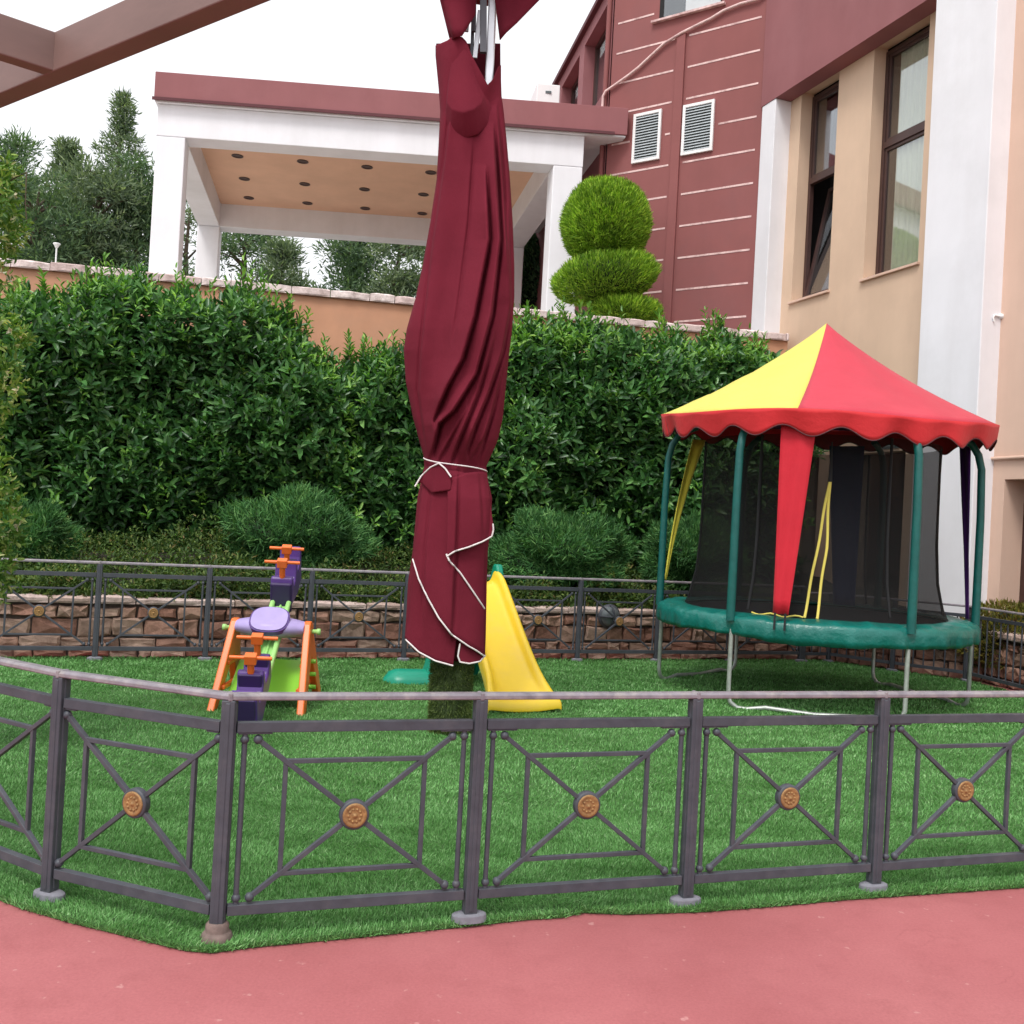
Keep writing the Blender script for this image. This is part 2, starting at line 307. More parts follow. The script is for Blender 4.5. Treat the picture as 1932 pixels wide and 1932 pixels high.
M['redbush'] = leaf_mat('bronze_leaf', [(0, (.09, .045, .02)), (.4, (.13, .13, .03)), (.8, (.22, .18, .04)), (1, (.1, .16, .04))], .6, .2, .2)
M['hedge_far'] = leaf_mat('far_hedge_leaf', [(0, (.02, .06, .03)), (.5, (.05, .11, .055)), (1, (.11, .19, .11))], .6, .15, .2)
# ------------------------------------------------------------------ world, sun, camera
EL, AZ = math.radians(58), math.radians(205)     # sun towards the camera's back-left, veiled by cloud
sc = bpy.context.scene
w = bpy.data.worlds.new('World'); sc.world = w; w.use_nodes = True; nt = w.node_tree; nt.nodes.clear()
sky = nt.nodes.new('ShaderNodeTexSky'); sky.sky_type = 'NISHITA'; sky.sun_disc = False; sky.sun_elevation = EL; sky.sun_rotation = AZ; sky.dust_density = 6; sky.air_density = 1.2; sky.ozone_density = 1
hs = nt.nodes.new('ShaderNodeHueSaturation'); hs.inputs['Saturation'].default_value = .10; hs.inputs['Value'].default_value = 1.0
bg = nt.nodes.new('ShaderNodeBackground'); bg.inputs[1].default_value = .12; wo = nt.nodes.new('ShaderNodeOutputWorld')
nt.links.new(sky.outputs[0], hs.inputs['Color'])
# cloud veil: lifts the whole dome to an even white overcast
mxs = nt.nodes.new('ShaderNodeMix'); mxs.data_type = 'RGBA'; mxs.inputs[0].default_value = .6; mxs.inputs[7].default_value = (9.4, 9.5, 9.9, 1)
nt.links.new(hs.outputs[0], mxs.inputs[6]); nt.links.new(mxs.outputs[2], bg.inputs[0]); nt.links.new(bg.outputs[0], wo.inputs[0])
sl = bpy.data.lights.new('sun', 'SUN'); sl.energy = 1.4; sl.angle = math.radians(16); sl.color = (1, .96, .9)
so = bpy.data.objects.new('sun', sl); C.objects.link(so)
sd = Vector((math.sin(AZ) * math.cos(EL), math.cos(AZ) * math.cos(EL), math.sin(EL)))
so.rotation_euler = (-sd).to_track_quat('-Z', 'Y').to_euler(); so.location = (0, 0, 12)
cd = bpy.data.cameras.new('camera'); cam = bpy.data.objects.new('camera', cd); C.objects.link(cam); sc.camera = cam
cd.sensor_width = 36; cd.lens = F / 1932 * 36; cd.clip_end = 2000; cd.clip_start = .05
mm = Matrix((RT, UP, -FW)).transposed().to_4x4(); mm.translation = EYE; cam.matrix_world = mm
sc.view_settings.view_transform = 'Standard'; sc.view_settings.look = 'None'; sc.view_settings.exposure = 0.5; sc.view_settings.gamma = 1
sc.cycles.max_bounces = 6; sc.cycles.transparent_max_bounces = 12; sc.cycles.use_adaptive_sampling = True
# ------------------------------------------------------------------ plan
E1 = Vector((.9354, .3535, 0)); E2 = Vector((-.3535, .9354, 0))       # fence direction and its perpendicular
A = Vector((4.15, 13.05, 0)); B_ = Vector((5.45, 11.9, 0)); B2 = Vector((5.82, 9.8, 0)); B3 = Vector((6.6, 6.0, 0))
FB = Plane(A.x, A.y, E1.x, E1.y)                                      # back fence line, s<0 to the left
RW = Plane(4.1, 16.96, 1, .197)                                       # retaining wall
COL = Plane(4.03, 17.89, .3387, -.9409)                               # hotel column face; s grows towards the camera
TW = Plane(4.03, 17.89, -.815, .58)                                   # striped tower face; s grows to the left
WG = Plane(1.478, 19.706, -.18, .984)                                 # wing beyond the tower
PT = Plane(-7.14, 18.9, 8.94, .5)                                     # portico front
ZT = 4.55                                                             # terrace level behind retaining wall
# ---- ground sheet, pavement
g = MB(); g.add([(-300, -60, -.6), (300, -60, -.6), (300, 500, -.6), (-300, 500, -.6)], [(0, 1, 2, 3)])
tag(g.build('ground', M['hill'], fixn=False), kind='structure')
n = 60
vs = [(-14 + 28 * i / n, -6 + 22 * j / n, 0) for j in range(n + 1) for i in range(n + 1)]
g = MB(); g.add(vs, [(j * (n + 1) + i, j * (n + 1) + i + 1, (j + 1) * (n + 1) + i + 1, (j + 1) * (n + 1) + i) for j in range(n) for i in range(n)])
tag(g.build('pavement', M['pave'], fixn=False), kind='structure')
# ---- lawn (artificial turf)
edge_px = [(-420, 1560), (-150, 1640), (0, 1700), (40, 1716), (130, 1742), (220, 1764), (300, 1784), (350, 1796), (400, 1800), (470, 1790), (640, 1774), (880, 1750), (985, 1738), (1060, 1733), (1100, 1724), (1180, 1727), (1330, 1722), (1480, 1710), (1600, 1699), (1760, 1688), (1932, 1676), (2250, 1655)]
edge = [G(u, v) for u, v in edge_px]
bl = FB.pt(-14, 0, -.16)
poly = [(p.x, p.y) for p in edge] + [(B3.x, B3.y), (B2.x + .1, B2.y), (B_.x + .08, B_.y + .06), (A.x, A.y + .16), (bl.x, bl.y)]
TZ = .022
g = MB(); nP = len(poly); g.add([(x, y, TZ) for x, y in poly] + [(x, y, .003) for x, y in poly], [tuple(range(nP))] + [(i, (i + 1) % nP, nP + (i + 1) % nP, nP + i) for i in range(nP)])
tag(g.build('lawn', M['turf']), kind='structure')
pl = np.array(poly)
def inside(x, y, pl):
    c = np.zeros(len(x), bool); j = len(pl) - 1
    for i in range(len(pl)):
        yi, yj, xi, xj = pl[i, 1], pl[j, 1], pl[i, 0], pl[j, 0]
        c ^= ((yi > y) != (yj > y)) & (x < (xj - xi) * (y - yi) / (yj - yi + 1e-12) + xi); j = i
    return c
def turf(n, y0, y1, hgt, wid):
    x = RNG.uniform(-1, 1, n * 2); y = RNG.uniform(y0, y1, n * 2); x = x * (y * .62 + .5); k = inside(x, y, pl); x, y = x[k][:n], y[k][:n]; m = len(x)
    a = np.sin(x * 2.1 + y * 1.3) * 1.5 + np.sin(x * 5.1 - y * 3.7) + np.sin(y * 7.3 + x * 2) * .8 + RNG.normal(0, .9, m); t = .45 + .25 * np.sin(x * 3.1 + y * 4.4 + 1) + RNG.normal(0, .2, m)
    d = np.stack([np.cos(a) * t, np.sin(a) * t, np.ones(m)], 1)
    return blades(np.stack([x, y, np.full(m, TZ - .004)], 1), d, hgt * RNG.uniform(.55, 1.25, m), wid * RNG.uniform(.7, 1.3, m), .4)
VV, FF, b0 = [], [], 0
parts = [turf(190000, 3.3, 5.6, .022, .0036), turf(150000, 5.6, 8.5, .024, .0060), turf(110000, 8.5, 13.4, .026, .0105)]
# fringe along the front edge
ex = []
for p, q in zip(edge[:-1], edge[1:]):
    k = int((q - p).length * 900)
    for _ in range(k):
        t = random.random(); r = p.lerp(q, t); ex.append((r.x + random.gauss(0, .008), r.y + abs(random.gauss(0, .02)) - .006, .006))
ex = np.array(ex); m_ = len(ex); dd = np.stack([RNG.normal(0, .45, m_), RNG.normal(-.5, .4, m_), np.ones(m_) * .9], 1)
parts.append(blades(ex, dd, .024 * RNG.uniform(.6, 1.4, m_), .0045 * RNG.uniform(.7, 1.3, m_), .4))
for V, Fc in parts: VV.append(V); FF.append(Fc + b0); b0 += len(V)
tag(np_mesh('turf_grass', np.concatenate(VV), np.concatenate(FF), M['blade']), 'short bright green artificial grass covering the play area inside the railings', 'grass', kind='stuff')
# ------------------------------------------------------------------ railings
H = .907
def panel_meshes(W, bars=True, name='panel'):
    """panel in its own XZ plane: x 0..W between post centres"""
    f = MB(); zt, zb = .795, .125
    f.box(.03, W - .03, -.016, .016, zt - .019, zt + .019); f.box(.03, W - .03, -.016, .016, zb - .019, zb + .019)
    ft, fb_ = zt - .019, zb + .019
    e = .108 if bars else .04
    za, zc = ft - .028, fb_ + .022
    L_, R_ = e, W - e
    if bars:
        for x in (.060, W - .060):
            f.tube([(x, 0, zb), (x, 0, zt)], .0105, 10)
            for z in (za, zc): f.ball((x, 0, z), .017, 10)
    for x in (L_, R_):
        for z in (za, zc): f.ball((x, 0, z), .018, 10)
    # mounting strips
    for x0, x1 in ((.035, e + .05), (W - e - .05, W - .035)): f.box(x0, x1, -.012, .012, ft - .007, ft - .0005)
    f.bar((L_, 0, za), (R_, 0, zc), .018, .02, (0, 1, 0)); f.bar((L_, .001, zc), (R_, .001, za), .018, .0205, (0, 1, 0))
    k = .142; dx, dz = (R_ - L_) * k, (za - zc) * k
    x0, x1, z0, z1 = L_ + dx, R_ - dx, zc + dz, za - dz
    for a_, b_ in (((x0, 0, z1), (x1, 0, z1)), ((x0, 0, z0), (x1, 0, z0)), ((x0, .0015, z0), (x0, .0015, z1)), ((x1, .0015, z0), (x1, .0015, z1))): f.bar(a_, b_, .0175, .0175, (0, 1, 0))
    c = ((L_ + R_) / 2, 0, (za + zc) / 2)
    f.lathe((c[0], -.018, c[2]), [(.0, 0), (.050, 0), (.057, .005), (.057, .031), (.050, .036), (0, .036)], 28, (0, 1, 0))
    md = MB()
    for sg in (-1, 1):
        y = sg * .0185
        md.lathe((c[0], y - sg * .004, c[2]), [(.046, 0), (.047, sg * .006), (.042, sg * .010), (.033, sg * .006), (.028, sg * .005), (.016, sg * .009), (.009, sg * .006), (.006, sg * .012), (0, sg * .014)], 28, (0, 1, 0))
        for q in range(10):
            t = 2 * PI * q / 10; md.ball((c[0] + .0235 * math.cos(t), y + sg * .0015, c[2] + .0235 * math.sin(t)), .006, 8)
    return f, md
def post_mesh(kind):
    p = MB(); p.box(-.025, .025, -.025, .025, .02, H - .012); p.box(-.009, .009, -.028, .028, .06, H - .02); p.box(-.028, .028, -.009, .009, .06, H - .02)
    b = MB()
    if kind == 'round': b.lathe((0, 0, .0), [(.056, 0), (.058, .03), (.052, .045), (.042, .05), (.042, .075), (.034, .085)], 24)
    else:
        pr = []
        for i in range(24):
            t = 2 * PI * i / 24; rx, ry = .072, .040
            pr.append((rx * math.copysign(abs(math.cos(t)) ** .9, math.cos(t)), ry * math.copysign(abs(math.sin(t)) ** .9, math.sin(t))))
        vs = [(x, y, .018) for x, y in pr] + [(x * .97, y * .97, .045) for x, y in pr] + [(x * .6, y * .75, .052) for x, y in pr]
        b.add(vs, [(i, (i + 1) % 24, 24 + (i + 1) % 24, 24 + i) for i in range(24)] + [(24 + i, 24 + (i + 1) % 24, 48 + (i + 1) % 24, 48 + i) for i in range(24)] + [tuple(range(48, 72))])
    return p, b
def place(o, p, d):
    o.matrix_basis = Matrix.Translation(p) @ Matrix.Rotation(math.atan2(d.y, d.x), 4, 'Z')
def raw(mb, name, mat, bevel=0):
    o = mb.build(name, mat, None, bevel=bevel); C.objects.unlink(o); return o
def relink(src, parent, loc, d):
    o = src.copy(); C.objects.link(o); o.parent = parent
    o.matrix_parent_inverse = Matrix.Identity(4); base = parent.location
    o.location = Vector(loc) - base; o.rotation_euler = (0, 0, math.atan2(d.y, d.x)); return o
def sub(src, parent):
    o = src.copy(); C.objects.link(o); o.parent = parent; return o
def railing(name, label, pts, flags, mat, kinds, vert=False, group=None):
    """pts: post positions; flags[i]: panel i has outer bars"""
    root = thing(name, label, 'railing', pts[0], group); cache = {}
    pm = {}
    for i, p in enumerate(pts):
        k = kinds[i]
        if k not in pm: a, b = post_mesh(k); pm[k] = (raw(a, 'post', mat, .004), raw(b, 'post_base', M['rust'] if k == 'round' else M['concrete'], .003))
        d = (pts[min(i + 1, len(pts) - 1)] - pts[max(i - 1, 0)]) if k == 'round' else (pts[i + 1] - p if i < len(pts) - 1 else p - pts[i - 1])
        o = relink(pm[k][0], root, p, d); sub(pm[k][1], o)
    for i in range(len(pts) - 1):
        d = pts[i + 1] - pts[i]; W = round(d.length, 3); key = (W, flags[i])
        if key not in cache:
            if vert:
                f = MB(); f.box(.03, W - .03, -.016, .016, .776, .814); f.box(.03, W - .03, -.016, .016, .106, .144)
                nb_ = max(2, round(W / .12))
                for q in range(1, nb_): f.tube([(W * q / nb_, 0, .125), (W * q / nb_, 0, .795)], .0095, 8)
                cache[key] = (raw(f, 'panel', mat, .002), None)
            else:
                f, m_d = panel_meshes(W, flags[i]); cache[key] = (raw(f, 'panel', mat, .002), raw(m_d, 'medallion', M['brass']))
        o = relink(cache[key][0], root, pts[i], d)
        if cache[key][1]: sub(cache[key][1], o)
    # handrail: one continuous flattened bar
    hr = MB(); q = []
    for i, p in enumerate(pts): q.append(Vector((p.x, p.y, H + random.uniform(-.002, .002))))
    prof = [(-.026, -.008), (-.022, -.013), (.022, -.013), (.026, -.008), (.026, .004), (.017, .013), (-.017, .013), (-.026, .004)]
    rows = []
    for i, p in enumerate(q):
        d1 = (q[min(i + 1, len(q) - 1)] - p); d0 = (p - q[max(i - 1, 0)]); d = ((d1.normalized() if d1.length else Vector()) + (d0.normalized() if d0.length else Vector())).normalized()
        s = Vector((d.y, -d.x, 0)); rows.append([p + s * a + Vector((0, 0, b)) for a, b in prof + prof[:1]])
    hr.grid(rows, False)
    hr.build('handrail', M['rail'], root, bevel=.002)
    jm = MB()
    for i in range(1, len(q) - 1):
        p = q[i]; d = (q[i + 1] - p).normalized(); jm = MB(); jm.bar(p - d * .008, p + d * .008, .056, .030); jm.build('rail_joint', M['rail'], root, bevel=.004)
    return root
p1 = G(408, 1782); p2 = G(878, 1752); p3 = G(1286, 1707); p4 = G(1647, 1686)
dfr = (p4 - p1).normalized(); Wf = (p4 - p1).length / 3
p0 = G(92, 1704); pm1 = p0 + Vector((-.42, .26, 0)).normalized() * .98; pm2 = pm1 + Vector((-.5, .5, 0)).normalized() * .95
fp = [pm2, pm1, p0, p1] + [p1 + dfr * Wf * i for i in range(1, 6)]
for p in fp: p.z = 0
railing('metal_railing', 'front purple grey metal railing with gold medallions, nearest to the red paving', fp, [False, False, False] + [True] * 5, M['fence'], ['plate', 'plate', 'plate', 'round'] + ['plate'] * 5)
Wb = 1.045
bp = [FB.pt(-Wb * i + .655, 0) for i in range(14, 0, -1)]
railing('metal_railing', 'back blue grey metal railing in front of the low stone wall under the hedge', bp, [True] * 13, M['fence_back'], ['plate'] * 14).scale = (1, 1, 1.085)
sp = [FB.pt(-.35, 0), FB.pt(.05, 0), A.lerp(B_, .5), B_, B_.lerp(B2, .5), B2, B2.lerp(B3, .28), B2.lerp(B3, .56)]
railing('metal_railing', 'side dark railing with plain upright bars, behind the trampoline on the right', sp, [True] * 7, M['fence_back'], ['plate'] * 8, vert=True)
# ------------------------------------------------------------------ low stone wall (planter edge)
def stones(mb, pl_, s0, s1, z0, z1, hmin=.075, hmax=.20, wmin=.13, wmax=.42, off=0, rnd=random):
    z = z0
    while z < z1 - .03:
        h = min(rnd.uniform(hmin, hmax), z1 - z)
        if z1 - z - h < .05: h = z1 - z
        s = s0 - rnd.uniform(0, .2)
        while s < s1:
            w_ = rnd.uniform(wmin, wmax); a, b = max(s, s0), min(s + w_, s1)
            if b - a > .03:
                g_ = .008; j = lambda: rnd.uniform(-.02, .02); d0 = off + rnd.uniform(-.012, .03)
                q = [(a + g_ + j() * .6, z + g_ + j() * .7), (b - g_ + j() * .6, z + g_ + j() * .7), (b - g_ + j() * .6, z + h - g_ + j() * .7), (a + g_ + j() * .6, z + h - g_ + j() * .7)]
                # add mid points for an uneven outline
                o_ = []
                for i in range(4):
                    p, r = q[i], q[(i + 1) % 4]; o_.append(p); o_.append(((p[0] + r[0]) / 2 + j() * .6, (p[1] + r[1]) / 2 + j() * .8))
                cx, cz = sum(p[0] for p in o_) / 8, sum(p[1] for p in o_) / 8
                ring = [[pl_.pt(p[0], p[1], off - .05) for p in o_], [pl_.pt(p[0], p[1], d0) for p in o_],
                        [pl_.pt(p[0] + (cx - p[0]) * .14, p[1] + (cz - p[1]) * .22, d0 + .022 + j()) for p in o_]]
                vs = [v for r in ring for v in r] + [pl_.pt(cx, cz, d0 + .028 + j())]
                fs = [(r * 8 + i, r * 8 + (i + 1) % 8, (r + 1) * 8 + (i + 1) % 8, (r + 1) * 8 + i) for r in range(2) for i in range(8)] + [(16 + i, 16 + (i + 1) % 8, 24) for i in range(8)]
                mb.add(vs, fs)
            s += w_
        z += h
def copings(mb, pl_, s0, s1, z0, h, front, back, wmin=.22, wmax=.5, seed=3):
    rnd = random.Random(seed); s = s0
    while s < s1:
        w_ = rnd.uniform(wmin, wmax); a, b = s + .006, min(s + w_, s1) - .006; jj = lambda: rnd.uniform(-.008, .008)
        hh = h + jj(); nseg = 4; rows = []
        for i in range(nseg + 1):
            x = a + (b - a) * i / nseg; f_ = front + jj(); e = .012 if i in (0, nseg) else 0
            rows.append([pl_.pt(x, z0, back), pl_.pt(x, z0, f_ - .01), pl_.pt(x, z0 + .02, f_ - e), pl_.pt(x, z0 + hh - .02 + jj(), f_ - e), pl_.pt(x, z0 + hh + jj() * .6 - e, f_ - .03), pl_.pt(x, z0 + hh + jj() * .5 - e, back), pl_.pt(x, z0, back)])
        mb.grid(rows, False)
        for r in (rows[0], rows[-1]): mb.add(r[:-1], [tuple(range(6))])
        s += w_
WB = Plane(*(FB.pt(0, 0, -.32).xy), E1.x, E1.y)
wallB = thing('stone_wall', 'low brown stone wall with rough coping behind the back railing', 'wall', WB.pt(-6, 0))
m_ = MB(); m_.prism([WB.pt(-14.5, -.02, -.02), WB.pt(.2, -.02, -.02), WB.pt(.2, .55, -.02), WB.pt(-14.5, .55, -.02)], -WB.n * .3); m_.build('wall_core', M['mortar'], wallB)
m_ = MB(); stones(m_, WB, -14.5, .18, .0, .53); m_.build('stone_facing', M['stone'], wallB, bevel=0)
m_ = MB(); copings(m_, WB, -14.5, .2, .552, .075, .05, -.32, .3, .75); m_.build('coping', M['cope'], wallB)
Ao = FB.pt(.1, 0, -.32); Bo = B_ + Vector((.30, .2, 0)); B2o = B2 + Vector((.34, .05, 0)); B3o = B3 + Vector((.34, .05, 0))
wallS = thing('stone_wall', 'low brown stone wall beside the hotel, behind the side railing with upright bars', 'wall', Bo)
for k, (a, b, lo) in enumerate(((Ao, Bo, 0), (Bo, B2o, 0), (B2o, B3o, 0))):
    pp = Plane(a.x, a.y, b.x - a.x, b.y - a.y); L_ = (b - a).length
    m_ = MB(); m_.prism([pp.pt(0, -.02, -.02), pp.pt(L_, -.02, -.02), pp.pt(L_, .55, -.02), pp.pt(0, .55, -.02)], -pp.n * .28); m_.build('wall_core', M['mortar'], wallS)
    m_ = MB(); stones(m_, pp, 0, L_, 0, .53, wmin=.1, wmax=.3); m_.build('stone_facing', M['stone'], wallS)
    m_ = MB(); copings(m_, pp, 0, L_, .552, .075, .05, -.3, .3, .6, seed=5 + k); m_.build('coping', M['cope'], wallS)
# planting bed behind the stone wall (soil rises to the retaining wall)
g = MB(); rows = []
for i in range(41):
    s = -15 + 20 * i / 40; x0 = WB.pt(s, 0, -.25); r = []
    for j in range(9):
        t = j / 8; y1 = RW.o.y + (x0.x - RW.o.x) * .197 + .3; q = x0.lerp(Vector((x0.x - .1, max(y1, x0.y + 1), 0)), t)
        r.append(Vector((q.x, q.y, .50 + .5 * min(1, t * 1.6) + random.uniform(-.03, .03))))
    rows.append(r)
g.grid(rows, True)
g.add([(4.0, 12.9, .56), (5.7, 11.9, .56), (6.1, 9.8, .56), (6.9, 5.9, .56), (9.5, 5.9, .56), (8, 16, .8), (3.6, 17, .9)], [tuple(range(7))])
tag(g.build('planting_bed', M['soil']), kind='structure')
# ------------------------------------------------------------------ retaining wall
zr = 5.05
rw = thing('retaining_wall', 'tall orange rendered retaining wall topped with pale coping stones behind the hedge', 'wall', RW.pt(0, 0))
m_ = MB(); s_l, s_r = -17.5, RW.hit(1474, 640)[0] + .12
m_.prism([RW.pt(s_l, .2, 0), RW.pt(s_r, .2, 0), RW.pt(s_r, zr - .13, 0), RW.pt(s_l, zr - .13, 0)], -RW.n * .3); m_.build('rendered_face', M['orange'], rw)
m_ = MB(); copings(m_, RW, s_l, s_r, zr - .128, .125, .07, -.34, .3, .62, seed=9); m_.build('coping', M['cope_pale'], rw)
# upper terrace and far ground
g = MB(); q = [RW.pt(s_l, ZT, -.29), RW.pt(s_r, ZT, -.29), Vector((9, 17.6, ZT)), Vector((9, 30, ZT)), Vector((-30, 34, ZT)), Vector((-30, 14, ZT))]
g.prism(q, (0, 0, -4.6)); tag(g.build('terrace', M['terr']), kind='structure')
g = MB(); rows = []
for j in range(14):
    y = 30 + j * j * 1.6; rows.append([Vector((-160 + 320 * i / 24, y, (4.3 if j < 2 else 4.0) + random.uniform(-.4, .4) - (.6 if j == 0 else 0) - j * .12)) for i in range(25)])
g.grid(rows); tag(g.build('hillside', M['hill']), kind='structure')
# ------------------------------------------------------------------ hotel
hotel = thing('hotel_building', 'hotel with beige walls, maroon striped tower and white columns on the right', 'building', COL.pt(4, 0))
q_w = -.32                                                    # wall plane relative to column face
def wall_open(mb, pl_, s0, s1, z0, z1, holes, off, depth, mi=0):
    """front face with rectangular holes and their reveals"""
    ss = sorted({s0, s1, *[h[0] for h in holes], *[h[1] for h in holes]}); zz = sorted({z0, z1, *[h[2] for h in holes], *[h[3] for h in holes]})
    for i in range(len(ss) - 1):
        for j in range(len(zz) - 1):
            cs, cz = (ss[i] + ss[i + 1]) / 2, (zz[j] + zz[j + 1]) / 2
            if any(h[0] < cs < h[1] and h[2] < cz < h[3] for h in holes): continue
            mb.add([pl_.pt(ss[i], zz[j], off), pl_.pt(ss[i + 1], zz[j], off), pl_.pt(ss[i + 1], zz[j + 1], off), pl_.pt(ss[i], zz[j + 1], off)], [(0, 1, 2, 3)], mi=mi)
    for a, b, c, d in holes:
        A_ = [(a, c), (b, c), (b, d), (a, d)]
        for i in range(4):
            p, r = A_[i], A_[(i + 1) % 4]
            mb.add([pl_.pt(*p, off), pl_.pt(*r, off), pl_.pt(*r, off - depth), pl_.pt(*p, off - depth)], [(0, 1, 2, 3)], mi=mi)
s1a = COL.hit(1505, 331, q_w)[0]; s1b = COL.hit(1574, 331, q_w)[0]; s2a = COL.hit(1640, 298, q_w)[0]; s2b = COL.hit(1745, 232, q_w)[0]
z1 = COL.hit(1500, 574, q_w)[1]; z2 = COL.hit(1620, 529, q_w)[1]; zs = (z1 + z2) / 2 + .02
zband = COL.hit(1436, 203)[1]
cf0 = COL.hit(1436, 300)[0] - .05; cf1 = COL.hit(1458, 300)[0]; cn0 = COL.hit(1752, 400)[0]; cn1 = COL.hit(1868, 400)[0]
print('hotel', s1a, s1b, s2a, s2b, zs, z1, z2, zband, cf0, cf1, cn0, cn1)
sp1 = COL.hit(1880, 400, q_w)[0]
# ground floor opening at the far right and dark openings behind the net
zo = COL.hit(1905, 905, q_w)[1]; so0 = COL.hit(1898, 1000, q_w)[0]
zg = COL.hit(1700, 850, q_w)[1]
holes = [(s1a, s1b, zs, zband + .05), (s2a, s2b, zs, zband + .05), (s1a + .3, s1a + 1.0, .7, zg), (s2a - .15, s2b - .05, .7, zg)]
m_ = MB(); wall_open(m_, COL, cf0 + .05, sp1, .2, 15, holes, q_w, .25); m_.build('wall', M['cream'], hotel, fixn=False)
m_ = MB(); wall_open(m_, COL, sp1, sp1 + 6, .2, 15, [(so0, so0 + 1.6, .7, zo)], q_w + .06, .35)
m_.add([COL.pt(sp1, .2, q_w), COL.pt(sp1, .2, q_w + .06), COL.pt(sp1, 15, q_w + .06), COL.pt(sp1, 15, q_w)], [(0, 1, 2, 3)]); m_.build('wall', M['cream2'], hotel, fixn=False)
m_ = MB()
m_.prism([COL.pt(cf0 + .05, .2, q_w - .9), COL.pt(sp1 + 6, .2, q_w - .9), COL.pt(sp1 + 6, 15, q_w - .9), COL.pt(cf0 + .05, 15, q_w - .9)], -COL.n * .2)
for a in (s1a - .32, s2a - .45, s2b + .3):
    m_.prism([COL.pt(a, .2, q_w - .26), COL.pt(a + .04, .2, q_w - .26), COL.pt(a + .04, 15, q_w - .26), COL.pt(a, 15, q_w - .26)], -COL.n * .62)
m_.prism([COL.pt(cf0, zband + .06, q_w - .04), COL.pt(sp1, zband + .06, q_w - .04), COL.pt(sp1, zband + .1, q_w - .04), COL.pt(cf0, zband + .1, q_w - .04)], -COL.n * .84)
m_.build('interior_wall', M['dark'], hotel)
m_ = MB()
for a, b in ((so0 - .02, so0 + 1.62),): m_.prism([COL.pt(a, .7, q_w - .27), COL.pt(b, .7, q_w - .27), COL.pt(b, zo + .05, q_w - .27), COL.pt(a, zo + .05, q_w - .27)], -COL.n * .03)
m_.build('door', M['brown'], hotel)
lz = COL.hit(1868, 866, q_w + .06)[1]; ls = COL.hit(1868, 866, q_w + .06)[0]
m_ = MB(); m_.tube([COL.pt(ls + 5, lz, q_w + .09), COL.pt(ls + .05, lz, q_w + .09), COL.pt(ls, lz - .03, q_w + .09), COL.pt(ls - .005, lz - .12, q_w + .09), COL.pt(ls - .02, .6, q_w + .09)], .022, 10)
for zc in (lz - .5, lz - 1.3): m_.lathe(COL.pt(ls, zc, q_w + .09), [(.03, -.02), (.03, .02)], 12)
m_.build('drain_pipe', M['cream2'], hotel)
for a, b, nm in ((cf0, cf1, 0), (cn0, cn1, 1)):
    m_ = MB(); zt_ = zband - .003 if nm == 0 else 16
    m_.prism([COL.pt(a, .2, 0 if nm == 0 else .05), COL.pt(b, .2, 0 if nm == 0 else .05), COL.pt(b, zt_, 0 if nm == 0 else .05), COL.pt(a, zt_, 0 if nm == 0 else .05)], -COL.n * .36)
    m_.build('white_column', M['white'], hotel, bevel=.012)
m_ = MB(); m_.prism([COL.pt(cf0 - .02, zband, .01), COL.pt(cn0 + .3, zband, .01), COL.pt(cn0 + .3, 16, .01), COL.pt(cf0 - .02, 16, .01)], -COL.n * (.01 - q_w - .004)); m_.build('overhang_band', M['maroon2'], hotel)
